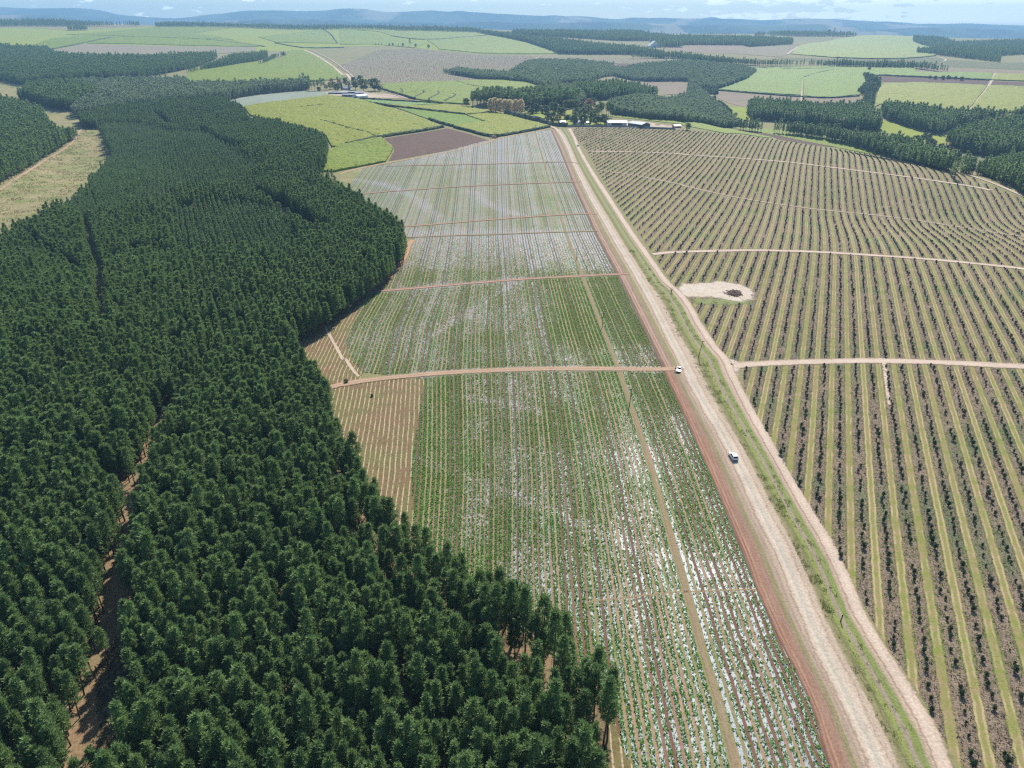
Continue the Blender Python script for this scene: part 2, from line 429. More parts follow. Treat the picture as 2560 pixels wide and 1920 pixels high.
M['pine'] = leaf_mat('pine_needles', (.072, .140, .055), (.205, .295, .10), .30)
M['pine_young'] = leaf_mat('young_pine_needles', (.07, .138, .062), (.17, .255, .095), .30)
M['gum'] = leaf_mat('gum_leaves', (.16, .215, .15), (.27, .33, .215), .3)
M['bush'] = leaf_mat('bush_leaves', (.035, .065, .028), (.09, .14, .05), .25)
M['garden'] = leaf_mat('garden_leaves', (.065, .095, .045), (.15, .185, .08), .25)
M['macadamia'] = leaf_mat('orchard_tree_leaves', (.035, .06, .028), (.075, .115, .045), .2)
M['autumn'] = leaf_mat('autumn_leaves', (.50, .39, .28), (.66, .55, .41), .35)
M['rosy'] = leaf_mat('rosy_leaves', (.26, .10, .09), (.36, .19, .14), .2)
M['golden'] = leaf_mat('golden_leaves', (.25, .20, .04), (.36, .30, .07), .2)
M['hedge'] = ground_mat('hedge_leaves', (.035, .055, .03), (.06, .075, .04), (.09, .10, .06), .1, .5, 1.2, 1.0, 1.0)
M['crop'] = leaf_mat('vegetable_leaves', (.10, .215, .045), (.195, .35, .07), .3)
M['weed'] = leaf_mat('weed_leaves', (.17, .145, .095), (.34, .27, .18), .2)
M['drygrass'] = leaf_mat('dry_grass', (.24, .20, .09), (.36, .30, .14), .2)
M['greenweed'] = leaf_mat('green_weed_leaves', (.15, .19, .05), (.24, .28, .08), .25)
M['bark'] = plain('pine_bark', (.075, .052, .038), .9, .1, 0, .4, 3)
M['greybark'] = plain('grey_bark', (.22, .18, .15), .9, .1, 0, .3, 2)
M['cane'] = cane_mat('sugarcane_leaves', (.225, .30, .003), (.27, .31, .004), (.17, .27, .003))
M['caney'] = cane_mat('ripening_cane_leaves', (.29, .315, .004), (.335, .33, .007), (.22, .30, .004))
M['caneb'] = cane_mat('bluish_young_cane', (.17, .295, .008), (.205, .305, .006), (.235, .315, .005))
M['canep'] = cane_mat('pale_young_cane', (.22, .36, .09), (.18, .32, .06), (.26, .37, .10))
M['caneshade'] = cane_mat('cane_gap_shade', (.045, .085, .02), (.06, .11, .03), (.05, .10, .03))  # dark green painted for the shade in cane gaps and along edges
M['white'] = plain('white_paint', (.78, .78, .78), .25, .5, 0, .03)
M['silver'] = plain('silver_paint', (.48, .50, .53), .22, .5, .3, .03)
M['glass'] = plain('dark_glass', (.02, .025, .03), .08, .6, 0, .1)
M['tyre'] = plain('tyre_rubber', (.02, .02, .02), .8, .2)
M['rim'] = plain('alloy_rim', (.5, .5, .52), .35, .5, .8)
M['lamp'] = plain('lamp_glass', (.8, .8, .78), .15, .5)
M['redlamp'] = plain('tail_lamp_glass', (.45, .02, .02), .2, .5)
M['dark'] = plain('dark_plastic', (.03, .03, .035), .6, .3)
M['plate'] = plain('plate_white', (.7, .7, .62), .5, .3)
M['pole'] = plain('weathered_pole_wood', (.035, .03, .026), .9, .1)
M['roofw'] = plain('white_sheet_roof', (.66, .68, .70), .45, .4, .1, .06, .3)
M['roofg'] = plain('grey_sheet_roof', (.34, .36, .39), .5, .4, .1, .1, .3)
M['roofb'] = plain('pale_blue_sheet_roof', (.42, .52, .62), .45, .4, .1, .06, .3)
M['wallw'] = plain('white_plaster', (.66, .65, .63), .8, .2)
M['wallp'] = plain('pinkish_plaster', (.52, .38, .32), .85, .2)
M['wallc'] = plain('grey_block_wall', (.27, .255, .245), .9, .2, 0, .15, .5)
M['wallb'] = plain('brick_wall', (.30, .16, .11), .85, .2)
M['darkwall'] = plain('dark_cladding', (.06, .058, .065), .8, .2)
M['log'] = plain('cut_logs', (.36, .235, .17), .9, .1, 0, .55, 3)
M['skin'] = plain('skin', (.16, .09, .06), .6, .3)
M['teal'] = plain('teal_overall', (.03, .13, .16), .8, .2)
M['navy'] = plain('dark_clothing', (.03, .03, .045), .8, .2)
M['orange'] = plain('orange_tank', (.62, .24, .03), .4, .4)
M['red'] = plain('red_tractor_paint', (.28, .05, .035), .4, .4)
M['bluep'] = plain('blue_paint', (.05, .12, .35), .4, .4)

# ------------------------------------------------------------------ mesh helpers
def mesh(name, V, Fc, mats, parent=None, uv=None, smooth_=False, attrs=None, fmat=None, link=True):
    me = bpy.data.meshes.new(name)
    V = np.asarray(V, np.float32)
    if isinstance(Fc, np.ndarray):
        n, k = Fc.shape
        me.vertices.add(len(V)); me.vertices.foreach_set('co', V.ravel())
        me.loops.add(n * k); me.loops.foreach_set('vertex_index', Fc.ravel().astype(np.int32))
        me.polygons.add(n); me.polygons.foreach_set('loop_start', np.arange(0, n * k, k, dtype=np.int32))
        me.update(calc_edges=True)
    else:
        me.from_pydata([tuple(map(float, v)) for v in V], [], Fc)
    for m in (mats if isinstance(mats, (list, tuple)) else [mats]): me.materials.append(m)
    if fmat is not None: me.polygons.foreach_set('material_index', np.asarray(fmat, np.int32))
    if uv is not None:
        l = me.uv_layers.new(name='UVMap')
        idx = np.empty(len(me.loops), np.int32); me.loops.foreach_get('vertex_index', idx)
        l.data.foreach_set('uv', np.asarray(uv, np.float32)[idx].ravel())
    for k, (dom, a) in (attrs or {}).items():
        q = me.attributes.new(k, 'FLOAT', dom); q.data.foreach_set('value', np.asarray(a, np.float32))
    if smooth_: me.polygons.foreach_set('use_smooth', np.ones(len(me.polygons), bool))
    me.validate()
    if not link: return me
    o = bpy.data.objects.new(name, me); COL.objects.link(o)
    if parent: o.parent = parent
    return o

def tag(o, label=None, cat=None, group=None, kind=None):
    if label: o['label'] = label
    if cat: o['category'] = cat
    if group: o['group'] = group
    if kind: o['kind'] = kind
    return o

def empty(name, loc, rz=0.0, label=None, cat=None, group=None):
    o = bpy.data.objects.new(name, None); COL.objects.link(o)
    o.empty_display_size = .5
    o.location = loc; o.rotation_euler = (0, 0, rz)
    return tag(o, label, cat, group)

def lift(x, y, lvl):
    return zt(x, y) + lvl * (.010 + .0001 * np.hypot(x, y))

def tri_fill(poly, step, jit=.0, edge=None):
    """triangulate a plan polygon with inner grid points"""
    B = dens(poly, edge or step, True)
    lo, hi = B.min(0), B.max(0)
    gx = np.arange(lo[0], hi[0], step); gy = np.arange(lo[1], hi[1], step)
    G = np.stack(np.meshgrid(gx, gy), -1).reshape(-1, 2)
    G = G + rng.uniform(-.3, .3, G.shape) * step
    G = G[inside(G, poly)]
    if len(G): G = G[dist_line(G, np.vstack([B, B[:1]])) > step * .4]
    pts = [Vector(p) for p in np.vstack([B, G]).tolist()] if len(G) else [Vector(p) for p in B.tolist()]
    n = len(B)
    vs, es, fs, ov, _, _ = delaunay_2d_cdt(pts, [], [list(range(n))], 1, 1e-3)
    V = np.array([tuple(v) for v in vs])
    nb = [any(q < n for q in o) for o in ov]
    return V, fs, np.array(nb)

def sheet(name, poly, lvl, mat, label=None, step=None, uvf=None, attrf=None, kind='structure'):
    P = np.asarray(poly)
    d = np.median(np.hypot(P[:, 0], P[:, 1]))
    V, fs, nb = tri_fill(P, step or float(np.clip(d / 45, 6, 60)))
    z = lift(V[:, 0], V[:, 1], lvl)
    attrf = dict(attrf or {}); attrf['rim'] = lambda Q: np.minimum(dist_line(Q, np.vstack([P, P[:1]])), 30)
    o = mesh(name, np.c_[V, z], [list(f) for f in fs], mat, uv=uvf(V) if uvf else None,
             attrs={k: ('POINT', f(V)) for k, f in (attrf or {}).items()})
    # make faces look up
    me = o.data
    if sum(p.normal.z for p in me.polygons) < 0: me.flip_normals()
    return tag(o, label, None, None, kind)

def ribbon(name, line, width, lvl, mat, label=None, sm=2, kind='structure', step=5.0, h=0):
    L = smooth(line, sm) if sm else np.asarray(line)
    d0 = np.median(np.hypot(L[:, 0], L[:, 1]))
    L = dens(L, max(min(step, 2.5), d0 / 110))
    T = np.gradient(L, axis=0); T /= np.linalg.norm(T, axis=1)[:, None] + 1e-9
    N = np.c_[-T[:, 1], T[:, 0]]
    w = np.broadcast_to(np.asarray(width, float), (len(L),)) if np.ndim(width) == 0 else np.interp(np.linspace(0, 1, len(L)), np.linspace(0, 1, len(width)), width)
    ns = int(abs(L[0, 0] * 7 + L[0, 1])) % 60
    eg = [(vnoise(s_ * 1.0, s_ * 0 + 3.3, 7.0, ns, 4) - .5) * min(1.0, .16 * float(np.mean(w))) * 2.4 for s_ in (np.arange(len(L)) * 2.1, np.arange(len(L)) * 2.1 + 500)]
    V, UV = [], []
    s = np.r_[0, np.cumsum(np.hypot(*np.diff(L, axis=0).T))]
    K = 5
    for i in range(len(L)):
        for k in range(K):
            q = L[i] + N[i] * (w[i] * (k / (K - 1) - .5) + (eg[0][i] if k == 0 else eg[1][i] if k == K - 1 else 0))
            V.append((q[0], q[1], float(lift(q[0], q[1], lvl))))
            UV.append((1 - k / (K - 1), s[i]))
    Fc = [(i * K + k, i * K + k + 1, (i + 1) * K + k + 1, (i + 1) * K + k) for i in range(len(L) - 1) for k in range(K - 1)]
    o = mesh(name, V, Fc, mat, uv=UV)
    if o.data.polygons and sum(p.normal.z for p in o.data.polygons) < 0: o.data.flip_normals()
    return tag(o, label, None, None, kind)

def ydens(line, ys):
    L = np.asarray(line); o = np.argsort(L[:, 1]); return np.interp(ys, L[o, 1], L[o, 0])

def between(name, la, lb, lvl, mat, label=None, K=15, ymax=None, ymin=None):
    y0 = max(la[:, 1].min(), lb[:, 1].min()); y1 = min(la[:, 1].max(), lb[:, 1].max())
    if ymax: y1 = min(y1, ymax)
    if ymin: y0 = max(y0, ymin)
    ys = np.arange(y0, y1, 5.0)
    xa, xb = ydens(la, ys), ydens(lb, ys)
    V, UV = [], []
    for i, y in enumerate(ys):
        for k in range(K):
            x = xa[i] + (xb[i] - xa[i]) * k / (K - 1)
            V.append((x, y, float(lift(x, y, lvl)))); UV.append((k / (K - 1), y))
    Fc = [(i * K + k, i * K + k + 1, (i + 1) * K + k + 1, (i + 1) * K + k) for i in range(len(ys) - 1) for k in range(K - 1)]
    return tag(mesh(name, V, Fc, mat, uv=UV), label, None, None, 'structure')

def slab(name, poly, h, mat, label, step=None, rough=.35):
    """a standing crop: bumpy top and leafy sides of height h"""
    P = np.asarray(poly)
    d = np.median(np.hypot(P[:, 0], P[:, 1]))
    st = step or float(np.clip(d / 190, 3.5, 30))
    V, fs, nb = tri_fill(P, st, edge=st * .7)
    top = zt(V[:, 0], V[:, 1]) + h * (1 + rng.normal(0, rough * .3, len(V)) + .1 * np.sin(V[:, 0] / 23) * np.sin(V[:, 1] / 31))
    n = len(V)
    B = np.where(nb)[0]
    top[B] -= h * .18
    VV = [tuple(v) for v in np.c_[V, top]]
    faces = [list(f) for f in fs]
    cnt = {}
    for f in faces:
        for a, b in zip(f, f[1:] + f[:1]): cnt[(a, b)] = 1
    low = {}
    for (a, b) in list(cnt):
        if (b, a) not in cnt:
            for k in (a, b):
                if k not in low:
                    low[k] = len(VV); VV.append((V[k, 0], V[k, 1], float(zt(V[k, 0], V[k, 1])) - .3))
            faces.append([b, a, low[a], low[b]])
    o = mesh(name, VV, faces, mat)
    if o.data.polygons[0].normal.z < 0: o.data.flip_normals()
    return tag(o, label, None, None, 'stuff')

def hedge(name, line, w, h, label, mat='caneshade', kind='stuff'):  # shapes garden hedges and the dark strips painted as cane gap shade
    L = smooth(line, 1)
    d0 = np.median(np.hypot(L[:, 0], L[:, 1])); L = dens(L, float(np.clip(d0 / 300, 1.5, 12)))
    T = np.gradient(L, axis=0); T /= np.linalg.norm(T, axis=1)[:, None] + 1e-9
    N = np.c_[-T[:, 1], T[:, 0]]
    prof = [(-.55, -.03), (-.6, .55), (-.3, 1.0), (.3, 1.0), (.6, .55), (.55, -.03)]
    V = []
    for i in range(len(L)):
        for (a, b) in prof:
            q = L[i] + N[i] * w * (a + rng.normal(0, .1)); V.append((q[0], q[1], float(zt(*q)) + h * (b + (rng.normal(0, .12) if b > 0 else 0))))
    K = len(prof)
    Fc = [(i * K + k, i * K + k + 1, (i + 1) * K + k + 1, (i + 1) * K + k) for i in range(len(L) - 1) for k in range(K - 1)]
    o = mesh(name, V, Fc, M[mat])
    return tag(o, label, None, None, kind) if kind else o

# ------------------------------------------------------------------ the ground sheet, far slopes and hills
def build_ground():
    rad = np.r_[np.linspace(0, 60, 4), np.geomspace(70, 14200, 330)]
    ang = np.radians(np.linspace(-72, 72, 260))
    R, A = np.meshgrid(rad, ang, indexing='ij')
    X = R * np.sin(A); Y = R * np.cos(A) - 40
    Z = zt(X, Y)
    n, m = R.shape
    idx = np.arange(n * m).reshape(n, m)
    Fc = np.stack([idx[:-1, :-1], idx[:-1, 1:], idx[1:, 1:], idx[1:, :-1]], -1).reshape(-1, 4)
    o = mesh('ground', np.stack([X, Y, Z], -1).reshape(-1, 3), Fc, M['ground'], smooth_=True)
    if o.data.polygons[500].normal.z < 0: o.data.flip_normals()
    tag(o, 'rolling farmland ground stretching to the blue hills', kind='structure')
build_ground()

def hill_mat():
    t = NT('hill_slopes'); p = t.pos()
    a = t.ramp(t.noise(p, .0016, 6, .65), .45, .55)
    b = t.ramp(t.noise(p, .0009, 5, .6, (1, .5, 3)), .55, .6)
    col = t.mix(a, (.02, .04, .035), (.07, .10, .06))
    col = t.mix(t.math('MULTIPLY', b, .6), col, (.40, .33, .24))
    return t.done(t.principled(col, .95, .05))
M['hill'] = hill_mat()
def hill(name, D, depth, line, label, seed):
    """a range of hills at distance D whose skyline follows the surveyed line"""
    px = []
    z = 'X'
    for k in line.split():
        if k[0].isalpha(): z = k
        else:
            u, v = map(float, k.split(',')); ox, oy, sc = ZON[z]; px.append((ox + u / sc, oy + v / sc))
    px = np.array(px)
    dd = math.hypot(D, 0)
    xs = (px[:, 0] - 1280) / F * D / math.cos(PITCH) * .9      # rows near the horizon
    xs = (px[:, 0] - 1280) / F * D / (math.cos(PITCH) + .5 * math.sin(PITCH)) 
    # exact: direction (a, c-b s, -s-b c)
    out = []
    for (x, y) in px:
        a = (x - 1280) / F; b = (y - 960) / F; c, s = math.cos(PITCH), math.sin(PITCH)
        t = D / (c - b * s); out.append((a * t, CAMH + (-s - b * c) * t))
    out = np.array(out); o = np.argsort(out[:, 0]); out = out[o]
    r = np.random.default_rng(seed)
    X = np.linspace(out[0, 0], out[-1, 0], 420)
    top = np.interp(X, out[:, 0], out[:, 1])
    J = np.linspace(-1, 1, 26)
    ph = r.uniform(0, 6, 8); base = -80.0
    V = []
    for j in J:
        prof = (1 - abs(j) ** 1.3)
        w = np.zeros_like(X)
        for k in range(8): w += np.sin(X / (240 * (1.5 + k)) + ph[k] + j * (2 + k * .7)) / (1.6 + k * .4)
        zz = base + (top - base) * np.clip(prof * (1 + (.10 * w * (abs(j) > .02))), 0, 1.0 if abs(j) < .05 else .985)
        V.append(np.c_[X, D + j * depth + 60 * w, zz])
    V = np.vstack(V); n = len(X)
    idx = np.arange(len(V)).reshape(len(J), n)
    Fc = np.stack([idx[:-1, :-1], idx[:-1, 1:], idx[1:, 1:], idx[1:, :-1]], -1).reshape(-1, 4)
    o = mesh(name, V, Fc, M['hill'], smooth_=True)
    if sum(p.normal.z for p in o.data.polygons) < 0: o.data.flip_normals()
    tag(o, label, kind='structure')
hill('hills', 12500, 1700, 'A -900,50 0,45 200,55 500,52 650,62 780,80 900,74 1000,68 1150,75 1300,72 1440,82 1600,68 1800,67 1950,72 2100,66 2212,55 B 150,56 300,78 420,75 590,67 700,71 750,63 800,63 820,70 900,78 1000,88 1100,92 1300,102 1380,98 1450,105 1600,98 1780,108 1870,98 2000,112 2212,120 C 150,119 205,109 260,121 380,118 500,124 700,118 1000,118 1200,116 1320,110 1450,124 1550,145 1700,155 1850,150 2000,158 2212,164 3100,170',
     'long blue range of hills along the horizon', 3)
hill('hills', 9300, 900, 'A -900,80 0,98 300,95 500,110 640,145 900,140 1300,128 1700,112 2000,120 2212,135 B 200,150 400,140 700,150 1000,135 1300,150 1700,140 2000,150 2212,160 C 300,150 600,165 900,150 1200,175 1500,165 1800,180 2212,195 3100,200',
     'lower blue hills in front of the long range', 5)

# ------------------------------------------------------------------ the crop land in the middle
R1L = tr('B 1330,805 1385,822 1425,870 E 1470,180 1510,290 1560,390 1605,480 1650,560 1700,640 1790,800 1890,960 1960,1080 2040,1230 2120,1390 2212,1560 I 120,220 330,560 490,900 640,1200 745,1430 825,1640 L 900,520 1010,740 1120,960 1210,1150 1295,1337 1430,1620 1600,2000')
R2L = tr('B 1475,828 1505,880 E 1530,180 1575,260 1640,370 1700,460 1790,600 1880,740 1960,850 2030,950 2100,1050 F 0,1115 60,1200 130,1330 210,1450 300,1545 I 330,90 400,230 560,520 700,760 840,1000 1000,1260 1155,1640 L 1200,420 1330,640 1450,830 1600,1080 1705,1337 1830,1600 2020,2000')
FR = tr('E 1355,62 1445,270 1490,395 1580,600 1625,710 1770,985 2065,1580 I 0,290 130,600 260,900 400,1230 L 500,220 660,560 830,900 960,1337 1070,1650 1200,2000')
ST = tr('E 1255,80 1330,340 1410,590 1455,740 1560,1010 1690,1350 1780,1570 H 1900,380 2020,750 2130,1150 L 50,230 140,570 240,900 350,1300 440,1650 540,2000')
FL = tr('E 300,290 150,310 40,450 70,482 130,500 260,590 400,690 430,752 480,765 440,900 275,1090 190,1112 130,1210 30,1430 90,1560 150,1622 H 545,125 500,400 460,700 470,950 500,1230 @0 K 760,160 950,320 1230,490 1480,660 1720,900 1770,1060 1830,1240 1890,1337 2000,1650 2060,2000')
TOPE = tr('E 1355,62 1260,76 1130,98 1000,118 700,195 300,288')
def strip_x(y): return ydens(ST, y)
LEFT_Y = np.array([60, 142, 250, 300, 350, 450, 800, 1000.]); LEFT_D = np.array([17, 10, 0, 0, 3, 3, -8, -14.])
def row_dx(u, y): return np.interp(y, LEFT_Y, LEFT_D) * sst(-30, -80, u)
def row_u(x, y):
    u = x - strip_x(y)
    for _ in range(6): u = x - strip_x(y) - row_dx(u, y)
    return u
ph = rng.uniform(0, 6, 12)
def cover(x, y):
    """how much of the plastic the vegetables hide, 0..1"""
    n = vnoise(x * 2.2, y, 26, 1, 4) - .5
    c = .55 + (.46 - .30 * sst(340, 480, y)) * n
    c -= .10 * sst(255, 262, y) * (1 - sst(355, 365, y))
    c += .16 * sst(260, 290, y) * (1 - sst(360, 380, y)) * sst(10, 25, x)
    c += .14 * sst(-12, -26, x) * (1 - sst(200, 262, y))
    c -= .18 * sst(370, 390, y) * (1 - sst(455, 480, y))
    c -= .10 * sst(690, 745, y)
    c -= .12 * sst(10, 35, x) * (1 - sst(190, 230, y))
    Q = np.c_[x, y]
    for A_, w_ in ARCS: c = c - .17 * np.exp(-(dist_line(Q, A_) / w_) ** 2)
    return np.clip(c, 0, 1)
ARCS = [(smooth(tr('X 1000,1135 1086,1160 1316,1245 1580,1372 1826,1430')), 2.2), (smooth(tr('E 1290,860 1220,1000 1060,1080 880,1210 700,1310 560,1420')), 2.5), (smooth(tr('E 100,380 400,440 640,620 660,680')), 4.0), (smooth(tr('E 850,460 980,560 1150,610')), 4.0), (smooth(tr('H 700,230 1000,260 1300,330')), 2.0)]
FIELD = np.vstack([FR, FL[::-1], TOPE[::-1][1:-1]])
uvrows = lambda V: np.c_[row_u(V[:, 0], V[:, 1]) + .82, V[:, 1]]
sheet('vegetable_field', FIELD, 2, M['beds'], 'field of mulched vegetable beds beside the dirt road', 5.0, uvrows, {'cover': lambda V: cover(V[:, 0], V[:, 1])})
ribbon('grass_strip', ST, 1.2, 3, ribbon_mat('strip_grass', [(0, (.24, .2, .08)), (.3, (.25, .185, .105)), (.7, (.24, .165, .1)), (1, (.22, .2, .075))], .5, .12, fade=True),
       'narrow brown grass strip under the power poles')
DRY = tr('D 1890,1400 1940,1370 2050,1290 2212,1200 E 100,1150 195,1108 130,1210 30,1430 90,1560 150,1625 H 130,125 545,120 500,400 460,700 470,950 500,1230 600,1300 K 760,160 1230,490 1480,660 1720,900 1770,1060 1890,1337 1980,1650 1600,1650 1500,1000 1000,500 500,200 300,0 H 100,900 0,600 G 2100,560 2080,300 2050,160 D 1960,1640 1910,1530')
sheet('stubble_field', DRY, 1, M['stubble'], 'dry stubble between the pines and the vegetable beds', 6.0, uvrows)
between('soil_strip', FR, R1L, 3, M['soilstrip'], 'bare red soil strip along the nearest vegetable block', 31, 252)
M['soilfar'] = ribbon_mat('brown_soil_strip', [(0, (.10, .055, .042)), (.16, (.15, .08, .055)), (.2, (.40, .26, .18)), (.27, (.24, .14, .09)), (.33, (.42, .28, .19)), (.40, (.22, .145, .105)), (.52, (.25, .18, .13)), (.56, (.21, .20, .065)), (.66, (.22, .21, .07)), (.70, (.38, .29, .21)), (1, (.50, .40, .31))], .6, .04, .1)
between('soil_strip', FR, R1L, 3, M['soilfar'], 'brown soil strip with a two wheel track beside the far blocks', 31, None, 252)
between('road_verge', R1L, R2L, 1, M['verge'], 'grassy verge with a bare ditch between the two roads')
ribbon('road', R1L, 5.0, 5, M['road'], 'wide pale gravel road')
ribbon('road', R2L, [5.2, 4.4, 4.2, 4.8, 4.4, 3.7, 3.4, 3.4], 4, M['sidetrack'], 'sandy side road along the orchard')
for s, w, m, lb in [('E 300,298 700,290 1100,282 1450,270 1500,273 1530,285', 2.8, 'redtrack', 'red earth track across the top of the vegetable field'),
                    ('E 60,487 400,455 800,428 1200,410 1550,398', 3.0, 'redtrack', 'second red earth track across the vegetable field'),
                    ('E 405,688 700,665 1000,640 1300,618 1600,603 1655,605', 3.2, 'redtrack', 'red earth track above the narrow vegetable block'),
                    ('E 430,757 700,745 1000,738 1300,725 1660,716', 2.4, 'grasstrack', 'grassy track below the narrow vegetable block'),
                    ('E 190,1107 500,1082 800,1055 1100,1030 1400,1012 1800,993 1860,990', 3.2, 'redtrack', 'red earth track meeting the forest track'),
                    ('H -60,175 0,160 200,128 500,97 800,76 1100,62 1500,56 2000,62 2150,60 2200,50', 4.2, 'earthtrack', 'broad earth track ending at the parked car')]:
    ribbon('track', tr(s), w, 6, M[m], lb)
ribbon('path', tr('K 1590,272 1700,256 1830,242 2000,222 2180,203 L 60,205 300,195 500,190'), .55, 3, M['grasstrack'], 'thin cross furrow through the nearest beds')
ribbon('track', tr('E 1640,715 E 470,775 440,800 425,860 380,940 300,1010 200,1085 100,1150 0,1222 D 2100,1270 1960,1350 1900,1400 1915,1480 1950,1560 1990,1620 G 2040,110 2060,200').tolist()[1:], 4.6, 5, M['edgetrack'], 'curving earth track along the edge of the pines')
ribbon('track', tr('D 2080,1310 2150,1440 2212,1555 E 30,1525 80,1605 120,1650'), 1.5, 3, M['orchtrack'], 'pale two wheel track on the stubble')

# crop plants standing on the beds
def leaf_quads(C, S, n, up=.5, spread=1.0, seed=1, w=.5):
    """n leaf blades around each centre C of size S"""
    r = np.random.default_rng(seed)
    N = len(C)
    C = np.repeat(C, n, 0); S = np.repeat(S, n)
    az = r.uniform(0, 2 * np.pi, N * n); el = r.normal(up, .35, N * n)
    d = np.c_[np.cos(az) * np.cos(el), np.sin(az) * np.cos(el), np.sin(el)]
    side = np.c_[-np.sin(az), np.cos(az), np.zeros(N * n)]
    tw = r.normal(0, .5, N * n)
    nrm = np.cross(d, side)
    side = side * np.cos(tw)[:, None] + nrm * np.sin(tw)[:, None]
    L = (S * spread * r.uniform(.7, 1.25, N * n))[:, None]
    o = C + r.normal(0, .12, (N * n, 3)) * S[:, None]
    V = np.stack([o, o + d * L * .55 + side * L * w * .5, o + d * L, o + d * L * .55 - side * L * w * .5], 1).reshape(-1, 3)
    Fc = np.arange(N * n * 4).reshape(-1, 4)
    return V, Fc

def crop_plants():
    ys = np.arange(70, 480, .36)
    P = []
    for k in range(-80, 14):
        for off in (-.27, .27):
            u0 = k * 1.64
            if abs(u0) < 1.2: continue
            yy = ys + rng.uniform(-.15, .15, len(ys))
            u = np.full(len(yy), u0 + off) + rng.normal(0, .07, len(yy))
            x = strip_x(yy) + u + row_dx(u, yy) 
            P.append(np.c_[x, yy])
    P = np.vstack(P)
    P = P[inside(P, FIELD)]
    rowv = np.random.default_rng(5).normal(0, .14, 400)[np.round(row_u(P[:, 0], P[:, 1]) / 1.64).astype(int) + 200]
    keep = rng.uniform(0, 1, len(P)) < np.clip(cover(P[:, 0], P[:, 1]) * 1.25 + .12 + rowv, 0, 1)
    keep &= rng.uniform(0, 1, len(P)) < 1 - .97 * sst(300, 475, P[:, 1])
    P = P[keep]
    for s in ('E 190,1107 500,1082 800,1055 1100,1030 1400,1012 1800,993 1860,990', 'H -60,175 0,160 200,128 500,97 800,76 1100,62 1500,56 2000,62 2150,60 2200,50'):
        P = P[dist_line(P, tr(s)) > 2.9]
    P = P[dist_line(P, tr('K 1590,272 1700,256 1830,242 2000,222 2180,203 L 60,205 300,195 500,190')) > .5]
    C = np.c_[P, lift(P[:, 0], P[:, 1], 2) + .03]
    S = rng.uniform(.25, .46, len(P)) * (.75 + .5 * cover(P[:, 0], P[:, 1]))
    n = 5
    V, Fc = leaf_quads(C, S, n, .55, 1.0, 3, .75)
    tint = np.repeat(np.clip(rng.normal(.5, .28, len(P)) + .15 * np.sin(P[:, 0] / 13 + P[:, 1] / 40), 0, 1), n)
    o = mesh('vegetable_plants', V, Fc, M['crop'], attrs={'tint': ('FACE', tint)})
    tag(o, 'low green vegetable plants in rows on silvery mulch', kind='stuff')
crop_plants()

# ------------------------------------------------------------------ orchard
TH = math.radians(22.5)
def orch_u(x, y):
    b = 9 * sst(380, 540, y) * sst(150, 330, x)
    return x * math.cos(TH) - y * math.sin(TH) + b
ORCH = tr('B 1525,826 1700,820 1900,825 2212,838 F 300,92 700,145 1000,190 1400,243 1650,297 1800,343 1900,388 2000,430 2212,512 2500,640 3000,900 I 3000,0 3000,1646 L 3000,1337 2900,2000 2250,2000 1960,1600 1790,1337 1600,960 1480,770 1330,550 1190,300 1080,100 I 1110,1430 980,1190 850,960 700,720 560,470 470,320 410,210 405,100 410,50 F 330,1545 250,1470 170,1330 90,1200 30,1110 E 2130,1040 2050,920 2010,850 1900,700 1780,530 1680,370 1620,260 1590,200 1510,110 1490,75')
uvo = lambda V: np.c_[orch_u(V[:, 0], V[:, 1]), V[:, 1]]
sheet('orchard_ground', ORCH, 1, M['orchard'], 'striped floor of the young orchard', 8.0, uvo)
OTR = ['E 1590,203 1900,207 2212,220 F 0,223 400,248 700,272 1100,322 1500,372 1900,432 2000,455',
       'E 1640,322 1900,358 2212,420 F 0,420 300,490 600,540 900,580 1300,615 1700,670 2212,752',
       'E 2010,865 2120,852 2212,850 F 0,850 400,838 800,845 1200,868 1600,895 2212,955 2700,1030',
       'F 340,1585 450,1572 700,1560 1000,1553 1300,1548 1700,1560 2212,1587 3000,1640']
OTL = [tr(s) for s in OTR]
for L, w, lb in zip(OTL, (5.0, 2.0, 5.0, 5.4), ('white orchard track nearest the farm sheds', 'faint orchard track between tree blocks', 'pale orchard track across the slope', 'pale orchard track from the road junction')):
    ribbon('track', L, w, 4, M['sidetrack'] if w > 4.5 else M['orchtrack'], lb)
ribbon('track', tr('F 1760,325 1850,355 1990,400 2212,495 2500,610'), 4.0, 4, M['sidetrack'], 'white sandy track below the right hand wood')
ribbon('track', tr('F 1310,1562 I 1318,60 1325,150 1345,290'), [2.2, 1.8, 1.0], 5, M['sidetrack'], 'short pale spur from the orchard track')
CLR = tr('E 2150,1080 2190,1060 F -20,1050 20,1040 60,1052 120,1040 170,1046 230,1030 300,1036 350,1052 400,1050 430,1070 470,1085 500,1120 480,1135 495,1160 430,1165 400,1180 360,1168 300,1175 280,1150 230,1158 200,1140 160,1152 110,1142 60,1150 20,1135 E 2200,1150 2170,1110')
sheet('clearing', smooth(np.vstack([CLR, CLR[:1]]), 2)[:-1], 3, M['pale'], 'pale bare clearing with the heap of logs', 2.0)
CLG = tr('F 40,1140 290,1145 500,1165 500,1190 300,1195 100,1190')
M['patch'] = ground_mat('rough_grass', (.20, .23, .07), (.26, .23, .10), (.16, .20, .05), .05, .3, 1.2, fade=3)
sheet('grass_patch', CLG, 2, M['patch'], 'green grass patch below the bare clearing', 2.5)
JUN = tr('F 250,1480 330,1530 420,1560 430,1590 400,1620 410,1660 330,1640 280,1590')
sheet('road_junction', smooth(np.vstack([JUN, JUN[:1]]), 2)[:-1], 3, M['pale'], 'pale junction of side road and orchard track', 2.0)

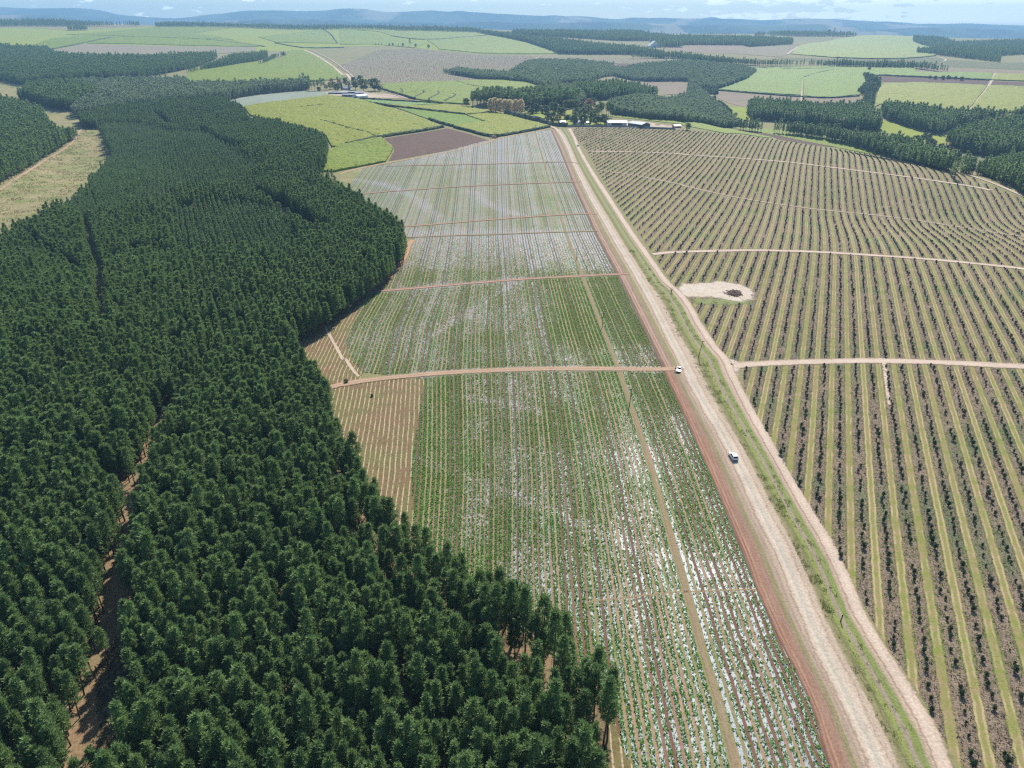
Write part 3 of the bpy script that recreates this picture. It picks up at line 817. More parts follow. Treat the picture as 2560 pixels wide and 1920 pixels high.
# ------------------------------------------------------------------ trees: shapes
def tube_rings(pts, rad, sides=6):
    V, Fc = [], []
    for (p, r) in zip(pts, rad):
        for k in range(sides):
            a = 2 * math.pi * k / sides; V.append((p[0] + r * math.cos(a), p[1] + r * math.sin(a), p[2]))
    for i in range(len(pts) - 1):
        for k in range(sides):
            Fc.append((i * sides + k, i * sides + (k + 1) % sides, (i + 1) * sides + (k + 1) % sides, (i + 1) * sides + k))
    return V, Fc

def crown_data(h, base, rmax, nb, per, size, blades, prof, seed, up=.5, w=.5):
    """whorled limbs ending in tufts: gaps between limbs, uneven outline"""
    r = np.random.default_rng(seed)
    C, S, T = [], [], []
    for b in range(nb):
        t = (b + r.uniform(0, 1)) / nb
        z = base + (h - base) * t
        az = b * 2.39996 + r.normal(0, .35)
        L = rmax * prof(t) * r.uniform(.7, 1.15)
        tilt = r.normal(.25, .18)
        tint = np.clip(r.normal(.45, .25), 0, 1)
        for k in range(per):
            q = (1 - .62 * (k / per)) * L * r.uniform(.9, 1.05)
            a2 = az + r.normal(0, .22)
            C.append((math.cos(a2) * q, math.sin(a2) * q, z + q * tilt + r.normal(0, .12) * size))
            S.append(size * r.uniform(.75, 1.25)); T.append(np.clip(tint + r.normal(0, .15), 0, 1))
    C += [(r.normal(0, .1) * size, r.normal(0, .1) * size, h - size * .4 * q) for q in range(3)]; S += [size] * 3; T += [.8] * 3
    C = np.array(C); C[:, 2] = np.minimum(C[:, 2], h - .2 * size)
    V, Fc = leaf_quads(C, np.array(S), blades, up, 1.0, seed + 50, w)
    return V, Fc, np.repeat(np.array(T), blades)

pprof = lambda t: (1 - t) ** .50 * (.62 + .38 * min(1, t * 5)) + .10
rprof = lambda t: math.sqrt(max(0, 1 - (2 * t - .9) ** 2 / 1.25)) * .95 + .08
KINDS = {}
def kind(name, h, base, rmax, nb, per, size, blades, prof, leafm, barkm, n, tr_=.13, up=.5, w=.5, lean=.0):
    out = []
    for i in range(n):
        r = np.random.default_rng(hash_(name) + i)
        hh = h * r.uniform(.93, 1.07)
        V, Fc, T = crown_data(hh, base * r.uniform(.85, 1.15), rmax * r.uniform(.9, 1.1), nb, per, size, blades, prof, hash_(name) + i * 7, up, w)
        zs = [0, hh * .3, hh * .6, hh * .93]
        lx = r.normal(0, .012, 2) * hh
        tp = [(lx[0] * q * q, lx[1] * q * q, z) for q, z in zip((0, .3, .6, .93), zs)]
        tv, tf = tube_rings([(0, 0, -.3)] + tp[1:], [tr_ * 1.3, tr_ * .95, tr_ * .7, tr_ * .25], 6)
        # a few limbs
        for k in range(5):
            a = r.uniform(0, 6.28); z = base + (hh - base) * (.05 + .16 * k); L = rmax * prof(.1 + .16 * k) * .7
            o = len(tv)
            d = (math.cos(a), math.sin(a))
            for (q, rr) in ((0, tr_ * .35), (1, tr_ * .1)):
                c = (d[0] * L * q, d[1] * L * q, z + L * .25 * q)
                tv += [(c[0] - d[1] * rr, c[1] + d[0] * rr, c[2]), (c[0], c[1], c[2] + rr), (c[0] + d[1] * rr, c[1] - d[0] * rr, c[2])]
            tf += [(o, o + 1, o + 4, o + 3), (o + 1, o + 2, o + 5, o + 4), (o + 2, o, o + 3, o + 5)]
        crown = mesh('crown', V, Fc, M[leafm], attrs={'tint': ('FACE', T)}, link=False)
        trunk = mesh('trunk', tv, [list(f) for f in tf], M[barkm], link=False)
        # one mesh of both for the massed woods
        n0 = len(V)
        AV = np.vstack([V, np.array(tv)])
        Fa = [list(map(int, f)) for f in Fc] + [[a + n0 for a in f] for f in tf]
        both = mesh(name, AV, Fa, [M[leafm], M[barkm]], attrs={'tint': ('FACE', np.r_[T, np.zeros(len(tf))])},
                    fmat=np.r_[np.zeros(len(Fc)), np.ones(len(tf))], link=False)
        out.append((crown, trunk, both, hh))
    KINDS[name] = out
def hash_(s): return sum(ord(c) * (i + 3) for i, c in enumerate(s)) % 9999

kind('pine', 13.0, 4.4, 1.72, 60, 4, .62, 10, pprof, 'pine', 'bark', 9, .14, .6, .24)
kind('young_pine', 10.5, 2.6, 1.45, 40, 4, .60, 4, pprof, 'pine_young', 'bark', 4, .11, .55, .45)
kind('tall_pine', 21, 8.5, 3.0, 46, 4, 1.3, 4, rprof, 'pine', 'bark', 4, .26, .5, .5)
kind('far_pine', 15, 3.5, 2.15, 28, 3, 1.25, 4, pprof, 'pine', 'bark', 4, .2, .5, .55)
kind('gum', 9.5, 1.6, 2.1, 26, 3, 1.25, 4, rprof, 'gum', 'greybark', 4, .12, .6, .55)
kind('tall_gum', 17, 4, 2.7, 26, 3, 1.6, 4, rprof, 'gum', 'greybark', 4, .18, .6, .55)
kind('round_tree', 10, 2.0, 4.6, 60, 4, 1.3, 4, rprof, 'garden', 'bark', 3, .28, .4, .6)
kind('dark_tree', 10, 1.2, 4.4, 60, 4, 1.3, 4, rprof, 'bush', 'bark', 3, .28, .4, .6)
kind('cypress', 12, .8, 2.1, 50, 3, 1.1, 4, pprof, 'bush', 'bark', 2, .2, .8, .5)
kind('poplar', 20, 1.5, 5.2, 90, 5, 1.6, 4, rprof, 'autumn', 'greybark', 3, .25, .7, .5)
kind('rosy_tree', 10, 2.5, 4.0, 50, 4, 1.2, 4, rprof, 'rosy', 'greybark', 1, .25, .4, .6)
kind('golden_tree', 9, 2.0, 3.2, 50, 4, 1.1, 4, rprof, 'golden', 'greybark', 1, .22, .5, .6)
kind('flat_tree', 11, 6.5, 7.5, 60, 4, 1.5, 4, rprof, 'garden', 'greybark', 1, .3, .3, .6)
kind('bush', 4.5, .3, 2.6, 30, 3, 1.2, 4, rprof, 'bush', 'bark', 3, .14, .4, .6)
kind('macadamia', 1.2, .14, .36, 26, 3, .24, 4, rprof, 'macadamia', 'bark', 4, .04, .5, .6)

def place_tree(name, knd, v, x, y, sc, rz, label, cat='tree', group=None, sink=.1, lean=(0, 0), sz=None):
    crown, trunk, _, hh = KINDS[knd][v % len(KINDS[knd])]
    r = empty(name, (x, y, float(zt(x, y)) - sink), rz, label, cat, group)
    r.rotation_euler = (lean[0], lean[1], rz)
    r.scale = (sc, sc, sz or sc)
    for nm, me in (('crown', crown), ('trunk', trunk)):
        o = bpy.data.objects.new(nm, me); COL.objects.link(o); o.parent = r
    return r

def mass(name, knd, P, SCL, label, rot=None, sink=.1, zs=None):
    """a wood that reads as one mass: one object, its trees scattered by geometry nodes"""
    if len(P) == 0: return
    n = len(P)
    protos = KINDS[knd]
    colname = 'shapes ' + knd
    col = bpy.data.collections.get(colname)
    if not col:
        col = bpy.data.collections.new(colname)
        for i, (_, _, both, _) in enumerate(protos):
            col.objects.link(bpy.data.objects.new(f'{knd}_shape', both))
    V = np.c_[P, zt(P[:, 0], P[:, 1]) - sink]
    me = bpy.data.meshes.new(name)
    me.vertices.add(n); me.vertices.foreach_set('co', V.astype(np.float32).ravel())
    for nm, a in (('ts', SCL), ('tz', SCL if zs is None else zs), ('rz', rng.uniform(0, 6.283, n) if rot is None else rot)):
        q = me.attributes.new(nm, 'FLOAT', 'POINT'); q.data.foreach_set('value', np.asarray(a, np.float32))
    q = me.attributes.new('ti', 'INT', 'POINT'); q.data.foreach_set('value', rng.integers(0, len(protos), n).astype(np.int32))
    o = bpy.data.objects.new(name, me); COL.objects.link(o)
    gname = 'scatter ' + knd
    g = bpy.data.node_groups.get(gname)
    if not g:
        g = bpy.data.node_groups.new(gname, 'GeometryNodeTree')
        g.interface.new_socket('Geometry', in_out='INPUT', socket_type='NodeSocketGeometry')
        g.interface.new_socket('Geometry', in_out='OUTPUT', socket_type='NodeSocketGeometry')
        gi = g.nodes.new('NodeGroupInput'); go = g.nodes.new('NodeGroupOutput')
        iop = g.nodes.new('GeometryNodeInstanceOnPoints'); ci = g.nodes.new('GeometryNodeCollectionInfo')
        ci.inputs['Collection'].default_value = col
        ci.inputs['Separate Children'].default_value = True; ci.inputs['Reset Children'].default_value = True
        def named(nm, typ):
            q = g.nodes.new('GeometryNodeInputNamedAttribute'); q.data_type = typ; q.inputs[0].default_value = nm
            return q.outputs[0]
        cx = g.nodes.new('ShaderNodeCombineXYZ'); cs = g.nodes.new('ShaderNodeCombineXYZ')
        g.links.new(named('rz', 'FLOAT'), cx.inputs[2])
        ts = named('ts', 'FLOAT'); tz = named('tz', 'FLOAT')
        g.links.new(ts, cs.inputs[0]); g.links.new(ts, cs.inputs[1]); g.links.new(tz, cs.inputs[2])
        g.links.new(gi.outputs[0], iop.inputs['Points']); g.links.new(ci.outputs[0], iop.inputs['Instance'])
        iop.inputs['Pick Instance'].default_value = True
        g.links.new(named('ti', 'INT'), iop.inputs['Instance Index'])
        g.links.new(cx.outputs[0], iop.inputs['Rotation']); g.links.new(cs.outputs[0], iop.inputs['Scale'])
        g.links.new(iop.outputs[0], go.inputs[0])
    md = o.modifiers.new('scatter', 'NODES'); md.node_group = g
    tag(o, label, None, None, 'stuff')
    return o

def grid_points(poly, sx, sy, ang, jit):
    P = np.asarray(poly); c = P.mean(0)
    R = np.hypot(*(P - c).T).max() + 5
    gx = np.arange(-R, R, sx); gy = np.arange(-R, R, sy)
    G = np.stack(np.meshgrid(gx, gy), -1).reshape(-1, 2)
    G = G + rng.normal(0, 1, G.shape) * np.array([sx, sy]) * jit
    ca, sa = math.cos(ang), math.sin(ang)
    G = G @ np.array([[ca, sa], [-sa, ca]]) + c
    return G[inside(G, P)]

# ------------------------------------------------------------------ the big pine plantation on the left
PL = tr('@8 A 1430,650 1560,695 1600,770 1850,815 2080,885 2108,935 2090,1040 D 2010,312 1960,335 2212,455 E 110,515 250,595 380,685 428,765 400,850 300,970 100,1115 0,1185 D 2130,1235 1930,1335 1900,1380 1910,1460 1960,1590 G 2000,80 2105,175 2125,330 2175,420 2205,570 @6 H 0,610 85,660 155,740 178,830 325,1020 425,1090 470,1190 550,1220 710,1320 820,1400 940,1450 1050,1510 K 1080,290 1225,390 1430,500 1480,600 1670,720 1750,960 1730,1180 1690,1337 1750,1900 @8 J -700,1900 D -700,740 @12 D -300,760 0,722 130,650 330,560 500,440 560,370 640,290 715,195 670,100 660,40 A 625,805 690,775 520,770 500,730 600,705 700,690 1000,655 1200,635 1430,620')
sheet('forest_floor', PL, 1, M['forest_floor'], 'red brown floor of the pine plantation', 14.0)
gaps = [(tr('G 1300,240 1200,300 1100,390 1060,530 980,690 930,850 900,1000 870,1150 840,1300 810,1450 760,1646 J 740,560 690,700 650,900 600,1150 560,1500'), 2.7),
        (tr('@4 D 555,660 600,840 650,1000 670,1180 690,1400'), 2.5), (tr('@4 D 220,810 300,890 450,950 530,1030'), 3.0),
        (tr('@2 D 1150,530 1350,490 1550,480 1750,550 1900,660 2050,760'), 7.5), (tr('@4 A 690,775 850,765 1000,745 1100,835 1300,860 1450,945 1600,1000'), 4.0),
        (tr('@3 D 1190,930 1300,900 1400,860'), 2.5), (tr('@3 G 760,800 800,900'), 3.0), (tr('@0 G 1480,960 1540,1030'), 4.0)]
CLEAR = tr('J 800,440 940,350 985,430 930,560 850,640 880,760 1000,800 1120,860 1010,980 860,1080 850,1250 800,1500 640,1500 640,1100 620,850 600,720 690,590')
BRK = gaps[0][0]
ribbon('firebreak', BRK, [2.5, 3.5, 5, 6], 2, M['clearing'], 'grassy firebreak running through the pines')
sheet('clearing', smooth(np.vstack([CLEAR, CLEAR[:1]]), 1)[:-1], 3, M['clearing'], 'dry grass clearing among the nearest pines', 4.0)
P1 = grid_points(PL, 2.55, 3.1, math.radians(-40), .10)
P2 = grid_points(PL, 2.5, 3.2, math.radians(-65.5), .09)
far_side = lambda Q: Q[:, 1] + .25 * Q[:, 0] > 215
P = np.vstack([P1[~far_side(P1)], P2[far_side(P2)]])
CLEAR2 = tr('@0 D 1120,560 1180,515 1300,485 1400,488 1440,525 1330,545 1230,560')
sheet('clearing', CLEAR2, 3, M['clearing'], 'small pale clearing in the middle of the plantation', 3.0)
ok = ~inside(P, CLEAR) & ~inside(P, CLEAR2)
for L, w in gaps: ok &= dist_line(P, L) > w
P = P[ok]
P = P[rng.uniform(0, 1, len(P)) > .04 + .10 * (vnoise(P[:, 0], P[:, 1], 14, 21) > .62)]
# thin out towards the edge beside the beds so the red floor shows
edge = tr('@6 H 178,830 325,1020 470,1190 710,1320 940,1450 K 1080,290 1430,500 1670,720 1750,960 1730,1180')
ed = dist_line(P, edge)
P = P[(ed > 12) | (rng.uniform(0, 1, len(P)) < .72)]
P = P[(dist_line(P, edge) > 36) | (rng.uniform(0, 1, len(P)) < .90)]
stand = tr('@8 D 620,10 900,20 1100,70 1350,90 1500,180 1700,300 1500,440 1150,500 1000,560 800,600 560,640 330,560 560,370 720,190')
stand2 = tr('@8 D 1150,560 1560,520 1800,600 1900,700 1950,800 1800,900 1500,860 1250,880 1100,800')
inY = inside(P, stand) | inside(P, stand2)
proj = lambda P, h=0: None
def project(x, y, z):
    c, s = math.cos(PITCH), math.sin(PITCH)
    dx, dy, dz = x, y, z - CAMH
    dep = dy * c - dz * s; up = dy * s + dz * c
    return 1280 + F * dx / dep, 960 - F * up / dep, dep
px, py, dep = project(P[:, 0], P[:, 1], zt(P[:, 0], P[:, 1]) + 9)
SCL = rng.normal(1, .11, len(P)) * (.86 + .28 * vnoise(P[:, 0], P[:, 1], 30, 22)) * np.where(inY, .92, 1.0)
vis = (px > -10) & (px < 2570) & (py > 0) & (py < 1925)
order = np.argsort(np.where(vis, dep, 1e9))[:292]
sel = np.zeros(len(P), bool); sel[order] = True
dedge = dist_line(P, edge); dclr = np.minimum(dist_line(P, np.vstack([CLEAR, CLEAR[:1]])), dist_line(P, BRK))
for i in order:
    if dedge[i] < 9: lb = 'pine with a bare trunk on the outer edge beside the vegetable beds'
    elif dclr[i] < 5: lb = 'pine standing along the grassy clearing inside the plantation'
    elif dedge[i] < 26: lb = 'dark pine over red soil just inside the edge by the beds'
    else: lb = 'dense dark green pine deep in the near plantation'
    place_tree('pine_tree', 'pine', int(rng.integers(0, 6)), P[i, 0], P[i, 1], float(SCL[i]), float(rng.uniform(0, 6.28)), lb, 'pine tree', 'pines of the near plantation',
               lean=(float(rng.normal(0, .03)), float(rng.normal(0, .03))), sz=float(SCL[i] * rng.uniform(.92, 1.1)))
for (s, lb, sc, ln) in [('J 960,830', 'leaning pine with a long bare trunk in the dry clearing', 1.0, (.05, -.16)),
                        ('J 1115,830', 'upright full pine at the shaded side of the dry clearing', .98, (0, .03)),
                        ('J 880,1080', 'rounded full pine alone at the bottom of the dry clearing', .95, (0, 0)),
                        ('J 1010,560', 'bright topped pine at the upper right of the dry clearing', .95, (0, 0))]:
    q = tr(s)[0]
    place_tree('pine_tree', 'pine', int(rng.integers(0, 6)), q[0], q[1], sc, 1.0, lb, 'pine tree', 'pines of the near plantation', lean=ln)
for i, s_ in enumerate(('J 905,560', 'J 940,640', 'J 985,700', 'J 1060,790', 'J 1010,890', 'J 960,960', 'J 870,700', 'J 700,640')):
    q = tr(s_)[0]
    place_tree('pine_tree', 'pine', i, q[0], q[1], (.95, 1.0, .9, 1.05, .85, 1.0, .8, .7)[i], i * 1.1, 'pine standing along the grassy clearing inside the plantation', 'pine tree', 'pines of the near plantation', lean=(0, .04 * (i % 3 - 1)))
rest = ~sel
mass('pine_forest', 'pine', P[rest & ~inY], SCL[rest & ~inY], 'wide dark pine plantation filling the left side', sink=.1, zs=SCL[rest & ~inY] * rng.uniform(.9, 1.12, (rest & ~inY).sum()))
mass('young_pine_forest', 'young_pine', P[rest & inY], SCL[rest & inY] * 1.06, 'neat rows of younger pines inside the plantation')
print('pines', len(P))

# ------------------------------------------------------------------ orchard trees
def orchard_trees():
    out = []
    for k in range(-55, 120):
        y = np.arange(60, 1000, 3.0); y = y + rng.normal(0, .45, len(y))
        x = np.full(len(y), (k * OP + y.mean() * math.sin(TH)) / math.cos(TH))
        for _ in range(8): x = x - (orch_u(x, y) - k * OP) / math.cos(TH) * .9
        x = x + rng.normal(0, .22, len(x))
        out.append(np.c_[x, y])
    P = np.vstack(out)
    P = P[inside(P, ORCH)]
    for L, w in zip(OTL, (3.6, 2.2, 3.6, 3.8)): P = P[dist_line(P, L) > w]
    P = P[~inside(P, CLR) & ~inside(P, CLG)]
    P = P[rng.uniform(0, 1, len(P)) > 0.04 + .12 * (vnoise(P[:, 0], P[:, 1], 18, 12) > .60)]
    return P
OPT = orchard_trees()
px, py, dep = project(OPT[:, 0], OPT[:, 1], zt(OPT[:, 0], OPT[:, 1]) + .8)
vis = (px > -5) & (px < 2565) & (py > 0) & (py < 1925)
order = np.argsort(np.where(vis, dep, 1e9))[:298]
sel = np.zeros(len(OPT), bool); sel[order] = True
osc = np.clip(rng.normal(1.0, .24, len(OPT)), .45, 1.6)
for i in order:
    if osc[i] > 1.18: lb = 'large bushy dark orchard tree in a mulched row'
    elif osc[i] < .82: lb = 'small stunted orchard sapling in a mulched row'
    else: lb = 'small round dark green orchard tree on brown mulch'
    place_tree('orchard_tree', 'macadamia', int(rng.integers(0, 4)), OPT[i, 0], OPT[i, 1], float(osc[i]), float(rng.uniform(0, 6.28)), lb, 'orchard tree', 'young trees of the orchard rows', sink=.02)
mass('orchard_trees', 'macadamia', OPT[~sel], osc[~sel] * .92, 'long rows of young orchard trees over the slope', sink=.02)
print('orchard', len(OPT))

# ------------------------------------------------------------------ fields beyond
def S(name, s, m, lb, lvl=1): return sheet(name, tr(s), lvl, M[m], lb)
S('valley_floor', 'D -600,700 -300,600 0,440 130,360 300,250 480,135 505,60 560,20 A 640,785 690,760 700,790 640,800 D 670,100 720,200 640,290 560,370 500,440 330,560 130,650 0,725 -300,760 -600,900', 'wetland', 'dry grassy valley floor between two pine woods')
ribbon('track', tr('D -200,560 0,455 130,365 250,285 330,240 420,185 490,130 520,60 590,20 A 640,785'), 3.6, 3, M['earthtrack'], 'sandy track along the valley edge')
S('meadow', 'A 290,740 530,715 500,820 320,800', 'wetland', 'small dry meadow at the end of the left wood')
S('meadow', 'A -100,530 150,545 110,625 0,620 -100,620', 'wetland', 'small pale meadow at the far left', 2)
ribbon('track', tr('A 300,783 500,783'), 5, 3, M['sidetrack'], 'short pale track across the small meadow')
S('ploughed_field', 'B 285,892 690,826 830,862 960,905 750,958 312,1037 350,965 335,930', 'plough', 'dark ploughed field above the vegetable beds', 2)
ribbon('track', tr('B 1350,830 1010,890 960,915 750,970 300,1050 150,1075 0,1120'), 4, 3, M['earthtrack'], 'earth track along the top of the vegetable beds')
S('dry_meadow', 'E 0,335 150,300 300,285 150,312 40,450 0,440', 'wetland', 'dry grass corner beside the pines', 2)
S('meadow', 'A -600,290 0,180 440,195 1000,168 2212,178 B 880,200 1060,235 1200,265 1330,312 1405,347 900,346 620,322 500,310 300,296 0,300 A 1960,322 1850,330 1640,330 1400,345 900,358 370,347 0,300', 'meadow', 'light green far fields up to the crest')
far_cane = [
 ('A 1570,690 1700,668 2130,617 B 0,628 130,642 220,672 400,722 560,778 664,822 545,842 400,864 230,892 45,930 0,942 A 2135,948 2100,880 1850,802 1610,745', 2.4, 'caney', 'broad yellow green cane field above the ploughed land'),
 ('E 0,162 230,120 268,118 342,190 295,270 150,300 0,328 D 2160,335 2040,335 2030,315 2130,200 2175,172', 2.4, 'cane', 'bright green cane corner beside the pine edge'),
 ('B 735,818 745,812 935,786 815,747 1000,728 1100,752 1345,815 1250,832 1000,882 905,866', 2.4, 'caney', 'yellowish cane field beside the farm hedge'),
 ('B 355,692 795,740 925,785 735,812 575,770', 1.2, 'caneb', 'blue green young cane field'),
 ('B 220,667 430,682 670,677 830,692 995,725 800,738 510,706 360,692', 2.2, 'caney', 'long strip of yellow green cane'),
 ('B 135,637 400,652 660,668 430,678 220,664', 1.2, 'canep', 'pale strip of very young cane'),
 ('B 268,545 500,530 740,525 900,518 1060,520 1150,525 1250,550 1342,575 1290,600 1150,605 960,612 850,640 835,675 790,672 670,664 480,640 350,602 278,575', 2.4, 'cane', 'rounded bright cane field with curved paths'),
 ('A 1218,452 1300,440 1800,380 1870,325 1955,327 2050,372 2140,432 2205,492 2195,510 2000,525 1205,528 1200,500', 2.4, 'cane', 'bright cane field behind the far pine belt'),
 ('C 445,438 1000,428 1500,433 1520,466 2010,472 2000,515 1280,486 1185,484 1195,560 1155,612 950,632 795,620 790,505 775,615 225,580 400,505 490,455', 2.4, 'caneb', 'large green cane field right of the gum plantation'),
 ('C 1295,545 1500,532 1975,552 1880,680 1840,712 1700,705 1400,662 1290,672 1250,690 1265,610', 2.4, 'caney', 'yellow cane field above the right hand woods'),
 ('C 1990,552 2300,565 2900,600 2900,780 2212,728 1860,715 1895,672', 2.4, 'caney', 'yellow cane field beyond the straight farm track'),
 ('C 2030,475 2212,480 2212,524 2000,516', 2.4, 'caney', 'small green cane strip by the straight track'),
 ('C 712,348 772,292 1000,252 1300,227 1515,232 1620,292 1648,322 1640,358 1500,373 1290,380 1000,372', 2.4, 'cane', 'far green cane hillside on the right'),
 ('A 210,295 340,250 480,235 740,232 540,280 335,318', 2.4, 'cane', 'far left green cane patch'),
 ('A 760,232 1500,260 1690,297 1650,300 900,285 560,280', 2.4, 'cane', 'far green cane strip with a dark upper edge'),
 ('A 420,225 700,205 1000,175 1500,180 1340,200 1250,215 1400,235 1500,258 750,230', 2.2, 'cane', 'far pale cane rise at the crest'),
 ('A 1660,240 1900,212 2070,185 2130,240 2170,280 1780,275', 2.2, 'cane', 'far cane patch below the crest'),
 ('B 560,262 960,230 1200,272 1330,316 1395,344 900,343 640,318 610,290', 2.4, 'cane', 'far cane slope left of the dark wood'),
 ('B 0,190 90,195 200,215 400,255 560,275 480,310 200,285 0,287', 2.2, 'cane', 'far cane slope behind the tree row'),
 ('B 110,195 300,190 870,200 940,228 560,258 330,230 250,205', 2.2, 'cane', 'far cane crest in front of the hills'),
 ('B 1690,733 1850,748 2212,783 C 0,788 250,812 590,884 560,888 300,860 0,803 B 2212,802 1850,762 1690,748', .7, 'cane', 'thin bright grass field behind the sheds'),
 ('C 300,818 600,832 950,882 1250,942 1425,1013 1200,988 960,940 620,872', .7, 'cane', 'light green field along the belt of trees'),
]
for s, h, m, lb in far_cane: slab('sugarcane', tr(s), h, M[m], lb)
S('harvested_field', 'A 345,322 540,283 1640,302 1650,326 1400,345 900,360 500,356 370,346', 'harvested', 'brown harvested field on the far left', 2)
S('harvested_field', 'C 205,586 780,627 1150,622 1180,650 1150,678 900,682 600,668 440,660 425,692 300,660 222,622', 'fallow', 'pinkish bare strip below the green cane', 2)
S('ploughed_field', 'C 1280,490 1600,502 1985,520 1975,548 1500,530 1292,526', 'plough', 'dark ploughed strip between cane fields', 2)
S('ploughed_field', 'C 2000,522 2900,560 2900,590 1990,550', 'plough', 'dark ploughed strip past the straight track', 2)
S('harvested_field', 'C 1520,436 2212,455 2900,475 2900,500 2212,482 1950,467 1522,466', 'fallow', 'pale bare strip far on the right', 2)
S('ploughed_field', 'C 255,808 480,833 700,878 985,947 900,940 640,898 600,882', 'plough', 'dark red ploughed strip beside the belt of trees', 2)
S('harvested_field', 'B 1600,525 1750,490 2212,518 C 60,525 40,600 B 2212,602 2070,612 2050,575 1900,555', 'fallow', 'pinkish felled forest block', 2)
S('ploughed_field', 'B 1765,425 1790,410 1920,412 1830,438', 'plough', 'small dark bare patch in the gum plantation', 3)
S('harvested_field', 'C 450,305 600,292 760,293 692,352 640,367 340,345', 'harvested', 'brown felled slope below the far wood', 2)
S('harvested_field', 'B 2040,305 2212,292 C 0,290 400,290 450,305 340,345 0,335 B 2212,335', 'fallow', 'pale felled slope at the far side', 1)
S('young_plantation', 'C 620,372 1290,387 1650,372 1730,385 2060,408 2212,440 2900,460 2900,350 2212,352 2212,455 1740,432 1500,407 700,392', 'scrub', 'grey green slope of newly planted trees', 1) if False else None
S('hillside', 'C 620,370 1290,385 1650,370 1740,385 2060,405 2900,380 2900,470 2212,452 1740,432 1500,407 700,392', 'farland', 'dull grey green slope below the far cane')
S('meadow', 'C 1290,772 1400,792 1550,842 1600,872 1700,872 1712,932 1600,930 1480,900 1400,872 1285,852', 'meadow', 'bright green wetland between the right hand woods', 2)
S('scrubland', 'C 1480,900 1600,925 1712,930 1800,978 2000,1025 1850,1045 1760,1030 1600,950', 'scrub', 'scrubby stream bed below the right hand woods', 2)
S('meadow', 'C 215,620 330,690 440,690 430,720 470,772 400,778 330,735', 'meadow', 'green damp hollow left of the square wood', 2)
S('orchard_ground', 'B -20,430 0,425 250,322 500,316 840,352 1260,362 1080,470 780,450 660,470 850,495 1000,515 740,522 270,540 200,500 90,490', 'harvested', 'far grey brown orchard hillside')
S('orchard_ground', 'B 1262,364 2110,382 1950,410 1450,392 1300,386', 'harvested', 'far orchard strip below the dark wood', 2)
M['rowsfar'] = None
M['greyveg'] = ground_mat('grey_vegetable_rows', (.28, .31, .29), (.23, .27, .21), (.20, .24, .15), .02, .1, .5)
S('vegetable_field', 'A 1440,655 1560,625 1700,605 1980,585 2100,592 B 90,630 A 2130,613 1700,665 1555,688', 'greyveg', 'grey green vegetable field behind the main cane', 2)
for s, w, m, lb in [('A 1955,322 2060,372 2150,432 2212,490 B 40,470 75,520 110,560', 9, 'sidetrack', 'far pale road running over the rise'),
                    ('A 1990,322 2090,365 2170,410 2212,445 B 60,470 90,500', 4, 'sidetrack', 'second pale lane beside the far road'),
                    ('B 280,582 350,605 430,632', 7, 'sidetrack', 'pale road leaving the left farm'),
                    ('B 60,600 300,610 460,645 670,672 830,690 950,715 1100,742 1210,772 1300,800 1400,832', 5, 'earthtrack', 'earth road along the hedge to the junction'),
                    ('B 1480,828 1700,822 2000,826 2212,836 C 60,842', 4, 'orchtrack', 'pale track along the boundary wall'),
                    ('B 1075,472 1160,420 1290,360', 9, 'earthtrack', 'far pink track up the orchard edge'),
                    ('B 270,322 500,338 700,360 860,376 1230,374', 5, 'orchtrack', 'far orchard terrace track'),
                    ('B 0,365 300,385 450,408 640,430', 4, 'orchtrack', 'second far orchard terrace track'),
                    ('B 0,412 300,435 500,455', 4, 'orchtrack', 'third far orchard terrace track'),
                    ('B 90,482 400,500 740,523', 4, 'orchtrack', 'lowest far orchard terrace track'),
                    ('C 2025,472 1990,552 1900,662 1850,718', 6, 'orchtrack', 'straight farm track between yellow cane fields'),
                    ('C 870,470 800,495 783,530 780,600 785,680', 5, 'orchtrack', 'curved farm track through the green cane'),
                    ('C 690,350 760,300', 9, 'sidetrack', 'far pale track beside the felled slope'),
                    ('C 1280,380 1640,365 1720,385 1690,398', 7, 'sidetrack', 'far pale track below the green hillside'),
                    ('B 1600,525 1750,480 1900,420', 6, 'orchtrack', 'track between gum plantation and felled block'),
                    ('A 1250,212 1300,200 1375,186', 9, 'sidetrack', 'tiny pale track on the crest')]:
    ribbon('track', tr(s), w, 4, M[m], lb)
S('farmyard', 'N 310,210 420,195 520,190 700,195 800,215 1000,225 1170,270 960,265 820,262 640,265 540,250 380,235', 'yard', 'pale earth yard of the left farm', 3)
S('farmyard', 'M 1480,400 1680,420 1800,410 2050,450 2260,480 2240,500 1480,475', 'yard', 'pale earth yard around the two sheds', 3)
S('garden_lawn', 'M 640,300 1000,300 1400,330 1480,400 1480,470 1080,470 800,400 650,340', 'meadow', 'green lawns of the farm garden', 2)
